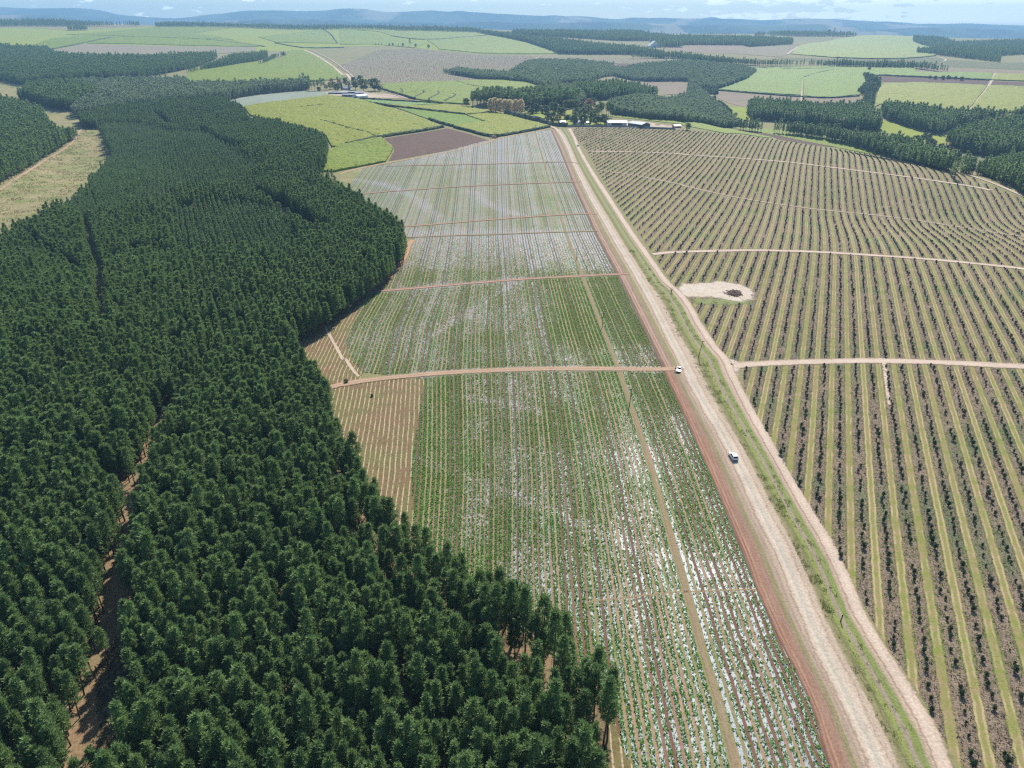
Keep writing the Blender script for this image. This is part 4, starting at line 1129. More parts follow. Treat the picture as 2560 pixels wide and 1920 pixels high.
# raised strips, dark colour standing for shade in gaps and edges of the cane
for s, w, h, lb in [('B 575,770 650,795 725,815', 4, 3, 'dark leafy cane row left of the young cane'),
                    ('B 735,822 850,850 905,868 990,884 1100,865 1250,838 1345,818', 3.5, 3, 'dark leafy edge of the cane by the sprayer'),
                    ('B 220,668 350,690 510,706 800,740', 4, 3, 'dark curving row between two cane strips'),
                    ('B 135,637 300,650 500,660 660,668', 4, 3, 'dark row along the pale young cane'),
                    ('B 40,932 230,892 400,864 545,842 664,820', 3.5, 3.2, 'dark front edge of the broad cane field'),
                    ('B 275,578 350,602 480,640', 4, 3.5, 'dark row along the farm road'),
                    ('N 90,365 220,350 330,340', 3, 2.9, 'short dark break inside the broad cane'),
                    ('N 290,500 450,540 600,590 760,620 840,665', 2.5, 2.9, 'dark break running down the broad cane'),
                    ('N 1090,175 1115,195 1110,215', 4, 3, 'first curved break in the rounded cane field'),
                    ('N 1320,195 1340,215 1230,262 1240,280', 4, 3, 'second curved break in the rounded cane field'),
                    ('N 1470,210 1490,228 1375,278 1380,292', 4, 3, 'third curved break in the rounded cane field'),
                    ('N 1630,230 1650,248 1540,295 1540,305', 4, 3, 'fourth curved break in the rounded cane field'),
                    ('N 1640,95 1780,140 1950,165 2150,195', 3, 2.8, 'straight break across the rounded cane field'),
                    ('A 335,318 540,280 740,232 1100,245 1400,262 1700,300', 7, 3, 'far dark line around the green rise'),
                    ('A 1770,278 1900,300 1960,312 2212,308', 7, 3, 'far dark line above the pale road'),
                    ('A 2075,185 2130,220 2170,280', 6, 3, 'far dark break running down from the crest'),
                    ('B 330,232 560,260 960,230', 7, 3, 'far dark line under the crest fields'),
                    ('C 440,438 900,448 1000,435 1060,433 1500,434', 5, 3, 'dark upper edge of the green cane field'),
                    ('C 985,450 870,475 800,500', 5, 3, 'dark curved edge beside the farm track'),
                    ('C 225,580 500,603 780,625 950,635 1150,620', 4, 3, 'dark lower edge of the green cane field'),
                    ('C 1280,486 1600,500 2000,518', 4, 3, 'dark edge above the ploughed strip'),
                    ('C 1000,372 1290,382 1500,375 1640,360', 6, 3, 'dark lower edge of the far hillside')]:
    hedge('cane_shade_strip', tr(s), w, h, lb)
hedge('garden_hedge', tr('M 470,345 560,370 680,400 800,415'), 7, 6, None, 'hedge', None)
tag(bpy.data.objects['garden_hedge'], 'dark feathery hedge between cane field and farm garden', 'hedge')
h2 = hedge('garden_hedge', tr('M 810,425 900,450 980,465 1080,470'), 5, 4.5, None, 'hedge', None)
tag(h2, 'lower dark hedge running to the boundary wall', 'hedge')

# ------------------------------------------------------------------ woods beyond
woods = [
 ('@0 D -500,640 -200,540 0,432 130,352 300,245 480,128 @12 D 492,60 480,20 A 490,825 330,805 300,745 260,690 100,645 0,622 -500,560', 'far_pine', 3.6, .9, 'dark pine wood on the left bank of the valley'),
 ('@13 A 120,605 180,545 330,525 500,535 620,565 640,600 @0 570,690 500,715 440,715 330,705 130,635', 'far_pine', 4.0, 1.1, 'tall dark pine block left of the gum wood'),
 ('@13 A 430,520 900,508 1190,503 1210,533 1400,533 1700,522 1980,517 @0 1995,580 1700,605 1600,620 1440,655 @10 1420,610 1200,630 1000,650 700,690 500,718 450,700 640,600 620,565', 'tall_gum', 5.0, .85, 'grey green gum wood behind the main plantation'),
 ('@13 A -500,285 0,290 60,298 300,303 360,343 500,358 900,363 1390,343 @3 1400,370 1280,420 1200,440 1000,480 900,500 700,505 430,520 200,535 150,545 20,515 -500,520', 'far_pine', 5.2, 1.1, 'broad dark pine forest on the far left'),
 ('@10 A 1250,435 1400,395 1500,352 1720,337 @0 1725,372 1640,398 1400,440 1250,462 980,492 @8 1180,445', 'far_pine', 5.2, .9, 'narrow pine wood above the bright cane'),
 ('@10 A 1650,395 1720,368 1760,345 1835,340 @0 1830,355 1760,380 1730,400', 'far_pine', 5.5, .7, 'small tail of trees at the end of the far wood'),
 ('@8 A 440,180 560,180 @0 566,196 440,198', 'far_pine', 9, 1.2, 'tiny dark block of trees on the far left field'),
 ('@14 A 1000,156 1500,160 2212,170 B 400,180 880,192 @0 880,203 400,190 0,184 A 2212,180 1500,172 1000,166', 'far_pine', 11, 1.25, 'dark line of pines along the crest'),
 ('@14 A 0,135 300,130 650,150 900,150 @0 890,165 740,170 500,172 0,172', 'far_pine', 14, 1.5, 'hazy dark woods at the far left crest'),
 ('@13 B 875,190 1100,218 1210,233 1400,248 1900,303 2130,345 @0 2000,362 1850,352 1410,349 1330,318 1200,275 1080,250 880,212', 'far_pine', 6.5, 1.15, 'long dark pine wood under the crest'),
 ('@13 B 1210,197 1700,202 1760,197 1920,202 2000,217 2212,237 C 0,230 @2 0,296 B 2212,302 2050,302 1990,262 1800,262 1650,252 1200,228 1100,217', 'far_pine', 8.0, 1.2, 'dark upper pine wood on the far slope'),
 ('@13 B 1860,347 2212,337 C 0,342 300,372 500,387 800,392 1200,402 1500,407 1740,432 @0 1500,434 1000,424 500,424 300,414 0,389 B 2212,382 2140,377', 'far_pine', 6.0, 1.0, 'long narrow dark belt of pines across the right'),
 ('@6 B 770,457 1080,468 1200,402 1300,388 1450,392 1760,412 1765,440 1925,418 2212,393 C 0,388 420,433 490,453 @2 430,505 330,545 230,575 140,565 40,605 60,522 0,518 B 2212,518 1760,487 1600,528 1440,538 1330,563 1200,528 1050,513 900,503 700,472', 'gum', 4.4, 1.0, 'wide young gum plantation in the middle distance'),
 ('@4 B 1345,455 1430,425 1550,412 1562,452 1480,503 1400,485', 'bush', 5.0, 1.7, 'dark natural bush in the gum plantation'),
 ('@12 B 1490,538 1600,532 2050,577 @0 2062,612 1900,625 1720,645 1600,645 @4 1560,605', 'far_pine', 5.0, 1.05, 'dark tall pine wood in front of the felled block'),
 ('@10 B 1330,562 1500,547 1560,605 @3 1580,645 1550,685 1400,668 1280,645 1200,605', 'tall_gum', 5.0, .8, 'gum wood behind the farm garden'),
 ('@7 B 1720,652 2000,622 2212,608 C 40,603 130,563 230,653 330,743 400,783 @0 390,812 0,790 B 2212,785 2000,768 1760,740', 'gum', 4.0, .95, 'young gum plantation behind the farm sheds'),
 ('@0 B 835,692 1000,690 1250,715 1500,695 1550,668 1350,650 1200,650 1050,652 900,660', 'tall_pine', 7.0, 1.0, 'tall pine windbreak with bare trunks by the poplars'),
 ('@12 C 440,652 640,652 900,682 1200,672 1290,742 1300,800 @0 1285,852 1100,842 800,803 600,783 470,775 430,725', 'far_pine', 4.6, 1.1, 'square dark pine wood on the right'),
 ('@13 C 390,782 560,792 800,803 1000,833 1300,873 1500,903 1700,983 1770,1040 F 1800,290 @5 1750,310 1600,275 1400,232 C 1350,985 1100,915 900,872 600,832 390,812', 'far_pine', 4.4, 1.0, 'dark belt of pines behind the orchard crest'),
 ('@12 C 1290,672 1400,672 1700,712 2212,732 2900,760 @0 2900,800 2212,765 1900,805 1700,855 1680,875 1500,833 1330,775 1290,745', 'far_pine', 4.8, 1.1, 'upper dark pine wood at the right edge'),
 ('@12 C 1720,872 1900,803 2212,753 2900,820 @0 2900,1050 2212,1005 2000,1025 1800,975 1710,935', 'far_pine', 4.6, 1.1, 'large dark pine wood at the right edge'),
 ('@10 F 1840,282 2000,263 2212,213 2900,220 @0 2900,560 2212,492 2000,385 1800,315', 'far_pine', 4.0, .9, 'lower dark pine wood beside the white track'),
 ('@12 C 1500,232 1690,243 1780,273 1860,268 2212,258 2900,270 @0 2900,350 2212,352 2050,362 2060,403 1800,373 1640,353 1520,343 @8 1520,322 1640,322 1610,293 1500,258', 'far_pine', 8.0, 1.1, 'far dark wood on the right hillside'),
 ('@12 C 0,228 400,238 720,252 @0 725,285 450,303 400,293 0,292', 'far_pine', 7.5, 1.1, 'far dark wood above the felled slope'),
 ('@12 C 480,222 650,207 1130,217 @0 1130,237 800,237 500,227', 'far_pine', 11, 1.2, 'hazy line of trees near the right skyline'),
 ('@10 B 1760,187 1920,187 @0 1925,206 1760,206', 'far_pine', 10, 1.4, 'small clump of trees on the far skyline'),
 ('@10 C 170,212 330,215 @0 335,228 175,225', 'far_pine', 11, 1.0, 'short dark belt near the far skyline'),
 ('C 1180,482 1280,512 1282,562 1242,622 1242,682 1170,682 1192,622 1150,592 1212,542', 'bush', 6.5, 1.5, 'stream side bush between the cane fields'),
 ('C 140,565 220,560 260,610 200,610 330,720 360,745 330,750 220,640', 'bush', 8, 1.1, 'straggling bushes along the damp hollow'),
 ('C 1500,880 1600,870 1620,900 1720,960 1860,1030 1760,1040 1600,950', 'bush', 9, .9, 'bushes along the stream bed on the right'),
 ('B 660,470 780,452 900,470 1050,500 1000,512 850,490', 'gum', 6, .8, 'small gum corner beside the far orchard'),
 ('@10 N 0,90 170,78 @0 180,165 0,180', 'tall_gum', 5, .8, 'end of the gum wood beside the left farm'),
]
tot = 0
for s, k, sp, sc, lb in woods:
    poly = tr(s)
    ang = rng.uniform(0, 1.5)
    p = grid_points(poly, sp, sp * .95, ang, .17 if k != 'bush' else .4)
    p = p[rng.uniform(0, 1, len(p)) > .04]
    tot += len(p)
    q = rng.normal(sc, sc * .13, len(p)) * (.88 + .24 * vnoise(p[:, 0], p[:, 1], 40, 9))
    mass('pine_wood' if 'pine' in k else ('gum_wood' if 'gum' in k else 'bush_thicket'), k, p, q, lb, zs=q * rng.uniform(.85, 1.15, len(p)))
print('woods', tot)

# orchard rows far away as low bushes
def far_rows(s, ang, pitch, step, knd, sc, name, lb):
    p = grid_points(tr(s), step, pitch, ang, .1)
    mass(name, knd, p, rng.normal(sc, sc * .15, len(p)), lb)
    return len(p)
print('far orchard', far_rows('B -20,430 0,425 250,322 500,316 840,352 1260,362 1080,470 780,450 660,470 850,495 1000,515 740,522 270,540 200,500 90,490', .35, 11, 7, 'macadamia', 1.1, 'orchard_trees', 'far rows of low orchard trees on the hillside'),
      far_rows('B 1262,364 2110,382 1950,410 1450,392 1300,386', 1.1, 14, 7, 'macadamia', 1.2, 'orchard_trees', 'far rows of orchard trees below the dark wood'))


# ------------------------------------------------------------------ small built things
def box_bm(bm, x0, x1, y0, y1, z0, z1, bevel=0.0, M_=None, taper=None):
    r = bmesh.ops.create_cube(bm, size=1.0)
    vs = r['verts']
    for v in vs:
        k = 1.0
        if taper and v.co.z > 0: k = taper
        v.co = Vector(((x0 + x1) / 2 + v.co.x * (x1 - x0) * k, (y0 + y1) / 2 + v.co.y * (y1 - y0) * k, (z0 + z1) / 2 + v.co.z * (z1 - z0)))
    if bevel:
        es = list({e for v in vs for e in v.link_edges})
        bmesh.ops.bevel(bm, geom=es, offset=bevel, segments=2, affect='EDGES')
    return bm

def bmo(name, bm, m, parent=None, sm=False):
    me = bpy.data.meshes.new(name); bm.normal_update(); bm.to_mesh(me); bm.free()
    me.materials.append(M[m] if isinstance(m, str) else m)
    if sm: me.polygons.foreach_set('use_smooth', np.ones(len(me.polygons), bool))
    o = bpy.data.objects.new(name, me); COL.objects.link(o)
    if parent: o.parent = parent
    return o

def boxo(name, dims, m, parent, bevel=0.0, taper=None):
    return bmo(name, box_bm(bmesh.new(), *dims, bevel=bevel, taper=taper), m, parent)

def wheel(parent, x, y, r, w):
    bm = bmesh.new()
    bmesh.ops.create_cone(bm, cap_ends=True, segments=18, radius1=r, radius2=r, depth=w, matrix=Matrix.Translation((x, y, r)) @ Matrix.Rotation(math.pi / 2, 4, 'Y'))
    bmesh.ops.bevel(bm, geom=[e for e in bm.edges if len(e.link_faces) == 2 and e.calc_face_angle() > .8], offset=.03, segments=1, affect='EDGES')
    t = bmo('wheel', bm, 'tyre', parent)
    bm = bmesh.new(); s = 1 if x > 0 else -1
    bmesh.ops.create_cone(bm, cap_ends=True, segments=14, radius1=r * .62, radius2=r * .5, depth=.04, matrix=Matrix.Translation((x + s * (w / 2 + .012), y, r)) @ Matrix.Rotation(s * math.pi / 2, 4, 'Y'))
    bmo('rim', bm, 'rim', t)
    return t

def car(name, px, rz, prof, roof, W, paint, label, wb, rear_dark=True):
    """prof: side outline of the lower body (y,z), front at +y; roof: cabin outline"""
    x, y = tr(px)[0]
    root = empty(name, (x, y, float(lift(x, y, 5)) + .01), rz, label, 'car')
    def loft(nm, pr, wlow, whigh, m, bev):
        bm = bmesh.new()
        zmin = min(z for _, z in pr); zmax = max(z for _, z in pr)
        L, R = [], []
        for (yy, z) in pr:
            w = wlow + (whigh - wlow) * (z - zmin) / (zmax - zmin)
            L.append(bm.verts.new((-w / 2, yy, z))); R.append(bm.verts.new((w / 2, yy, z)))
        n = len(pr)
        bm.faces.new(L); bm.faces.new(R[::-1])
        for i in range(n): bm.faces.new((L[(i + 1) % n], L[i], R[i], R[(i + 1) % n]))
        bmesh.ops.recalc_face_normals(bm, faces=bm.faces[:])
        bmesh.ops.bevel(bm, geom=bm.edges[:], offset=bev, segments=2, affect='EDGES')
        return bmo(nm, bm, m, root, False)
    loft('body', prof, W, W * .97, paint, .05)
    cabin = loft('cabin', roof, W * .94, W * .76, paint, .05)
    yf0, zf0 = roof[0]; yf1, zf1 = roof[1]; yr1, zr1 = roof[2]; yr0, zr0 = roof[3]
    def pane(nm, a, b, wa, wb_, off):
        bm = bmesh.new()
        a = Vector((0, *a)); b = Vector((0, *b)); q = a + (b - a) * .12; p = a + (b - a) * .9
        n = Vector((0, -(b - a).z, (b - a).y)).normalized(); n = n if (n.y > 0) == (off > 0) else -n
        vs = [bm.verts.new(Vector((sx * w / 2, v.y, v.z)) + n * .012) for v, w, sx in ((q, wa, -1), (q, wa, 1), (p, wb_, 1), (p, wb_, -1))]
        f = bm.faces.new(vs); bmesh.ops.solidify(bm, geom=[f], thickness=.012)
        bmo(nm, bm, 'glass', root)
    pane('windscreen', (yf0, zf0), (yf1, zf1), W * .82, W * .68, 1)
    pane('rear_window', (yr0, zr0), (yr1, zr1), W * .80, W * .66, -1)
    for s in (-1, 1):
        for (a, b) in ((.06, .5), (.54, .95)):
            bm = bmesh.new()
            vs = []
            for (f, h) in ((a, .14), (b, .14), (b, .86), (a, .86)):
                y0 = yf0 + (yr0 - yf0) * f; y1 = yf1 + (yr1 - yf1) * f
                yy = y0 + (y1 - y0) * h; z = zf0 + (zf1 - zf0) * h
                w = W * .94 + (W * .76 - W * .94) * h
                vs.append(bm.verts.new((s * (w / 2 + .008), yy, z)))
            f = bm.faces.new(vs); bmesh.ops.solidify(bm, geom=[f], thickness=.012)
            bmo('side_window', bm, 'glass', root)
        ymax = max(q[0] for q in prof); ymin = min(q[0] for q in prof)
        boxo('headlight', (s * W * .40 - .16, s * W * .40 + .16, ymax - .08, ymax + .015, .62, .76), 'lamp', root, .02)
        boxo('tail_light', (s * W * .42 - .12, s * W * .42 + .12, ymin - .015, ymin + .08, .72, .92), 'redlamp', root, .02)
        boxo('side_mirror', (s * (W / 2 + .06) - .07, s * (W / 2 + .06) + .07, yf0 - .42, yf0 - .3, zf0 + .02, zf0 + .16), paint, root, .02)
        for yy in wb: wheel(root, s * (W / 2 - .1), yy, .33, .22)
    boxo('bumper', (-W * .47, W * .47, ymin - .05, ymin + .1, .28, .5), 'dark', root, .03)
    boxo('number_plate', (-.25, .25, ymin - .065, ymin - .05, .6, .71), 'plate', root)
    boxo('grille', (-.45, .45, ymax - .03, ymax + .02, .42, .58), 'dark', root, .01)
    return root

SUV = [(2.05, .30), (2.10, .72), (1.95, .92), (.95, 1.02), (-1.9, 1.05), (-2.05, .9), (-2.05, .30)]
SUVR = [(.98, 1.0), (.25, 1.66), (-1.65, 1.64), (-1.98, 1.02)]
SED = [(2.15, .28), (2.2, .62), (2.05, .78), (.95, .92), (-1.5, .95), (-2.2, .90), (-2.25, .32)]
SEDR = [(.95, .9), (.15, 1.42), (-.85, 1.42), (-1.65, .93)]
car('white_car', 'Q 1066,1470', .08, SUV, SUVR, 1.8, 'white', 'white hatchback with a dark rear window driving up the gravel road', (1.3, -1.3))
car('silver_car', 'Q 315,262', math.pi - .33, SED, SEDR, 1.76, 'silver', 'silver saloon parked where the earth track meets the road', (1.35, -1.35))
car('white_car', 'P 1689,458', .03, SUV, SUVR, 1.75, 'white', 'tiny white car far up the sandy side road', (1.3, -1.3))

def person(px, rz, cloth, legs, label, bend=0.0, h=1.72):
    """one continuous skinned body with head, arms and legs; hair and cap as children"""
    x, y = tr(px)[0]
    bm = bmesh.new(); k = h / 1.75
    b = bend
    J = {'pel': (0, 0, .93), 'bel': (0, .04 + .1 * b, 1.08), 'che': (0, .06 + .3 * b, 1.32 - .07 * b), 'nec': (0, .07 + .42 * b, 1.47 - .14 * b), 'hea': (0, .1 + .5 * b, 1.60 - .18 * b), 'top': (0, .1 + .54 * b, 1.73 - .2 * b)}
    R = {'pel': .15, 'bel': .14, 'che': .16, 'nec': .06, 'hea': .10, 'top': .07}
    E_ = [('pel', 'bel'), ('bel', 'che'), ('che', 'nec'), ('nec', 'hea'), ('hea', 'top')]
    for s, n in ((-1, 'l'), (1, 'r')):
        J.update({n + 'hip': (s * .1, 0, .87), n + 'kne': (s * .12, .04 + s * .08, .48), n + 'ank': (s * .12, s * .12 - .02, .08), n + 'toe': (s * .13, s * .12 + .14, .04),
                  n + 'sho': (s * .19, .06 + .33 * b, 1.40 - .08 * b), n + 'elb': (s * .26, .06 + .4 * b - s * .05, 1.13 - .15 * b), n + 'wri': (s * .25, .16 + .5 * b - s * .05, .90 - .12 * b), n + 'han': (s * .25, .2 + .52 * b, .80 - .12 * b)})
        R.update({n + 'hip': .09, n + 'kne': .06, n + 'ank': .045, n + 'toe': .04, n + 'sho': .06, n + 'elb': .045, n + 'wri': .032, n + 'han': .03})
        E_ += [('pel', n + 'hip'), (n + 'hip', n + 'kne'), (n + 'kne', n + 'ank'), (n + 'ank', n + 'toe'), ('che', n + 'sho'), (n + 'sho', n + 'elb'), (n + 'elb', n + 'wri'), (n + 'wri', n + 'han')]
    keys = list(J); me = bpy.data.meshes.new('person')
    me.from_pydata([tuple(c * k for c in J[q]) for q in keys], [(keys.index(a), keys.index(c)) for a, c in E_], [])
    o = bpy.data.objects.new('person', me); COL.objects.link(o)
    md = o.modifiers.new('skin', 'SKIN')
    for i, q in enumerate(keys): me.skin_vertices[0].data[i].radius = (R[q] * k, R[q] * k)
    me.skin_vertices[0].data[0].use_root = True
    o.modifiers.new('sub', 'SUBSURF').levels = 1; o.modifiers['sub'].render_levels = 1
    t = NT('person clothing'); sp = t.n('ShaderNodeSeparateXYZ'); tc = t.n('ShaderNodeTexCoord'); t.put(sp.inputs[0], tc.outputs['Object'])
    z = sp.outputs[2]
    c = t.mix(t.math('GREATER_THAN', z, .93 * k), legs, cloth)
    c = t.mix(t.math('GREATER_THAN', z, (1.50 - .14 * b) * k), c, (.14, .08, .055))
    me.materials.append(t.done(t.principled(c, .8, .2)))
    o.location = (x, y, float(lift(x, y, 6))); o.rotation_euler = (0, 0, rz)
    tag(o, label, 'person')
    bm.free(); bm = bmesh.new()
    bmesh.ops.create_uvsphere(bm, u_segments=12, v_segments=8, radius=.115 * k)
    for v in bm.verts: v.co = Vector((v.co.x, v.co.y + (.1 + .52 * b) * k, max(v.co.z, -.02) * .8 + (1.66 - .19 * b) * k))
    bmo('hair', bm, 'dark', o, True)
    return o
person('Q 266,270', 2.4, (.03, .03, .045), (.025, .025, .03), 'person in dark clothes standing beside the parked silver car')
person('R 553,680', 1.2, (.10, .30, .34), (.02, .10, .12), 'worker in a pale blue top bent over the left beds', .8)
person('R 985,315', 2.0, (.03, .17, .18), (.02, .10, .11), 'worker in teal overalls among the beds nearer the red track', .5)

def pole(px, h, lean, label, arm=1.6, double=0, arz=.2):
    x, y = tr(px)[0]
    r = empty('power_pole', (x, y, float(zt(x, y))), arz, label, 'power pole', 'wooden power poles')
    r.rotation_euler = (0, lean, arz)
    xs = (0,) if not double else (-double / 2, double / 2)
    for q in xs:
        bm = bmesh.new()
        bmesh.ops.create_cone(bm, cap_ends=True, segments=10, radius1=.15, radius2=.10, depth=h + .4, matrix=Matrix.Translation((q, 0, h / 2 - .2)))
        bmo('post', bm, 'pole', r)
    w = arm if not double else double / 2 + .8
    a = boxo('crossarm', (-w / 2 if not double else -w, w / 2 if not double else w, .10, .22, h - .45, h - .3), 'pole', r)
    for q in (-.42, 0, .42):
        bm = bmesh.new(); L = (w if not double else 2 * w)
        bmesh.ops.create_cone(bm, cap_ends=True, segments=8, radius1=.05, radius2=.07, depth=.22, matrix=Matrix.Translation((q * L, .16, h - .19)))
        bmo('insulator', bm, 'rim', a)
pole('H 1860,300', 7.2, .06, 'dark power pole on the brown strip in the nearest vegetable block')
pole('S 800,1400', 7.2, .03, 'dark power pole on the brown strip below the red track')
pole('S 388,320', 7.4, .02, 'dark power pole on the brown strip above the red track')
pole('P 1135,845', 7.0, .1, 'small power pole on the strip in the second top block')
pole('P 1015,430', 7.0, .1, 'small power pole on the strip in the top block')
pole('P 962,212', 9.0, .0, 'power pole with a crossarm at the top corner of the beds', 2.2)
pole('P 796,92', 9.5, .0, 'twin power pole standing in the yellow cane', 2, 2.6)
pole('P 518,22', 9.0, .0, 'single power pole standing in the yellow cane')
pole('Q 585,78', 7.5, .15, 'short power pole on the grassy verge opposite the parked car')
pole('L 1032,395', 2.0, .1, 'short wooden post on the verge near the bottom', .1)
pole('M 123,318', 8.0, .0, 'power pole by the cane left of the poplars')
pole('N 930,160', 9, .0, 'power pole in the rounded cane field by the left farm')

# heap of logs
def log_heap(px, w, d, h, n, label):
    x0, y0 = tr(px)[0]
    V, Fc = [], []
    r = np.random.default_rng(4)
    for i in range(n):
        q = r.normal(0, .36, 2); e = min(1, math.hypot(*q))
        z = h * max(0, 1 - e) * r.uniform(.3, 1) + .1
        a = r.uniform(0, 6.28); el = r.normal(0, .3); L = r.uniform(.5, 1.1); rad = r.uniform(.08, .2)
        dv = np.array([math.cos(a) * math.cos(el), math.sin(a) * math.cos(el), math.sin(el)])
        s1 = np.cross(dv, [0, 0, 1.0]); s1 /= np.linalg.norm(s1); s2 = np.cross(dv, s1)
        c = np.array([q[0] * w, q[1] * d, z]); o = len(V)
        for t in (-1, 1):
            for k in range(5):
                b = 2 * math.pi * k / 5
                V.append(c + dv * L * t + (s1 * math.cos(b) + s2 * math.sin(b)) * rad)
        Fc += [[o + k, o + (k + 1) % 5, o + 5 + (k + 1) % 5, o + 5 + k] for k in range(5)] + [[o + k for k in range(5)], [o + 9 - k for k in range(5)]]
    o = mesh('log_heap', V, Fc, M['log']); o.location = (x0, y0, float(lift(x0, y0, 3)))
    tag(o, label, kind='stuff')
log_heap('O 1350,655', 4.4, 5.0, 1.7, 360, 'brown heap of cut logs on the pale clearing')

def bare_shrub(px, h, label):
    x, y = tr(px)[0]
    V, Fc = [], []; r = np.random.default_rng(9)
    for i in range(26):
        a = r.uniform(0, 6.28); L = h * r.uniform(.5, 1); sp = r.uniform(.1, .5)
        p = [(0, 0, 0), (math.cos(a) * L * sp * .4, math.sin(a) * L * sp * .4, L * .5), (math.cos(a) * L * sp, math.sin(a) * L * sp, L)]
        v, f = tube_rings(p, [.05, .035, .01], 4); o = len(V); V += v; Fc += [[o + q for q in ff] for ff in f]
    o = mesh('bare_shrub', V, Fc, M['greybark']); o.location = (x, y, float(zt(x, y)))
    tag(o, label, 'shrub')
bare_shrub('O 262,640', 3.2, 'bare leafless shrub at the verge by the pale clearing')

# tractor and sprayer
def tractor():
    x, y = tr('P 275,322')[0]
    z = float(lift(x, y, 4))
    r = empty('tractor', (x, y, z), -1.15, 'red tractor pulling the orange sprayer at the cane edge', 'tractor')
    bm = box_bm(bmesh.new(), -.45, .45, .2, 2.1, .8, 1.6, .08); bmo('bonnet', bm, 'red', r)
    boxo('chassis', (-.35, .35, -1.2, 2.0, .5, .85), 'dark', r, .03)
    cb = boxo('cab', (-.75, .75, -1.2, .25, 1.0, 2.45), 'glass', r, .05, .85)
    boxo('roof', (-.72, .72, -1.2, .3, 2.46, 2.62), 'white', cb, .04)
    bm = bmesh.new(); bmesh.ops.create_cone(bm, cap_ends=True, segments=8, radius1=.05, radius2=.05, depth=1.0, matrix=Matrix.Translation((.3, 1.2, 2.0))); bmo('exhaust', bm, 'dark', r)
    for s in (-1, 1):
        wheel(r, s * .85, -.75, .85, .45); wheel(r, s * .75, 1.6, .52, .3)
        boxo('mudguard', (s * .85 - .25, s * .85 + .25, -1.4, -.1, 1.72, 1.8), 'red', r, .02)
    x2, y2 = tr('P 228,318')[0]
    t = empty('sprayer', (x2, y2, float(lift(x2, y2, 4))), -1.15, 'orange sprayer tank on wheels behind the red tractor', 'sprayer')
    bm = bmesh.new(); bmesh.ops.create_cone(bm, cap_ends=True, segments=18, radius1=.95, radius2=.95, depth=3.2, matrix=Matrix.Translation((0, 0, 1.75)) @ Matrix.Rotation(math.pi / 2, 4, 'X'))
    bmesh.ops.bevel(bm, geom=[e for e in bm.edges if e.calc_face_angle(0) > .8], offset=.25, segments=3, affect='EDGES'); bmo('tank', bm, 'orange', t, False)
    boxo('frame', (-.7, .7, -1.8, 2.2, .55, .8), 'dark', t, .03)
    boxo('boom', (-1.5, 1.5, -2.3, -2.0, .9, 1.9), 'dark', t, .02)
    for s in (-1, 1): wheel(t, s * .9, -.3, .6, .35)
    x3, y3 = tr('P 183,305')[0]
    b = empty('water_cart', (x3, y3, float(lift(x3, y3, 4))), -1.15, 'small blue water cart behind the orange sprayer', 'cart')
    boxo('tank', (-.8, .8, -1.2, 1.2, .8, 1.9), 'bluep', b, .15); boxo('drawbar', (-.1, .1, 1.2, 2.4, .6, .75), 'dark', b, .02)
    for s in (-1, 1): wheel(b, s * .8, 0, .5, .3)
tractor()

# buildings
def building(name, px, wd, dp, hw, hr, rz, wall, roof, label, cat, doors=(), windows=(), ridge='x', open_front=None, eave=.4, chimney=False):
    """px: middle of the front wall's foot. front faces -y before turning"""
    x, y = tr(px)[0]
    zz = float(zt(x, y))
    r = empty(name, (x, y, zz), rz, label, cat)
    bm = bmesh.new(); w = wd / 2
    if ridge == 'x':
        P = [(-w, 0, -1), (w, 0, -1), (w, dp, -1), (-w, dp, -1), (-w, 0, hw), (w, 0, hw), (w, dp, hw), (-w, dp, hw), (-w, dp / 2, hw + hr), (w, dp / 2, hw + hr)]
        Fs = [(0, 1, 5, 4), (2, 3, 7, 6), (1, 2, 6, 9, 5), (3, 0, 4, 8, 7)]
        rp = [[(-w - eave, -eave, hw - hr * eave * 2 / dp), (w + eave, -eave, hw - hr * eave * 2 / dp), (w + eave, dp / 2, hw + hr), (-w - eave, dp / 2, hw + hr)],
              [(-w - eave, dp / 2, hw + hr), (w + eave, dp / 2, hw + hr), (w + eave, dp + eave, hw - hr * eave * 2 / dp), (-w - eave, dp + eave, hw - hr * eave * 2 / dp)]]
    else:
        P = [(-w, 0, -1), (w, 0, -1), (w, dp, -1), (-w, dp, -1), (-w, 0, hw), (w, 0, hw), (w, dp, hw), (-w, dp, hw), (0, 0, hw + hr), (0, dp, hw + hr)]
        Fs = [(0, 1, 5, 8, 4), (2, 3, 7, 9, 6), (1, 2, 6, 5), (3, 0, 4, 7)]
        e2 = hr * eave / w
        rp = [[(-w - eave, -eave, hw - e2), (0, -eave, hw + hr), (0, dp + eave, hw + hr), (-w - eave, dp + eave, hw - e2)],
              [(0, -eave, hw + hr), (w + eave, -eave, hw - e2), (w + eave, dp + eave, hw - e2), (0, dp + eave, hw + hr)]]
    vs = [bm.verts.new(p) for p in P]
    for f in Fs: bm.faces.new([vs[i] for i in f])
    bmo('wall', bm, wall, r)
    bm = bmesh.new()
    for q in rp:
        f = bm.faces.new([bm.verts.new((a, b, c + .06)) for a, b, c in q])
    bmesh.ops.remove_doubles(bm, verts=bm.verts[:], dist=.001)
    bmesh.ops.solidify(bm, geom=bm.faces[:], thickness=.1)
    ro = bmo('roof', bm, roof, r)
    for (a, b, h) in doors: boxo('door', (a, b, -.06, .02, 0, h), 'darkwall', r, .01)
    for (a, b, z0, z1) in windows:
        f = boxo('window', (a, b, -.05, .02, z0, z1), 'white', r, .01)
        boxo('pane', (a + .1, b - .1, -.065, -.052, z0 + .1, z1 - .1), 'glass', f)
    if chimney: boxo('chimney', (w * .4, w * .4 + .8, dp * .5, dp * .5 + .8, hw, hw + hr + 1.2), 'wallb', ro)
    return r
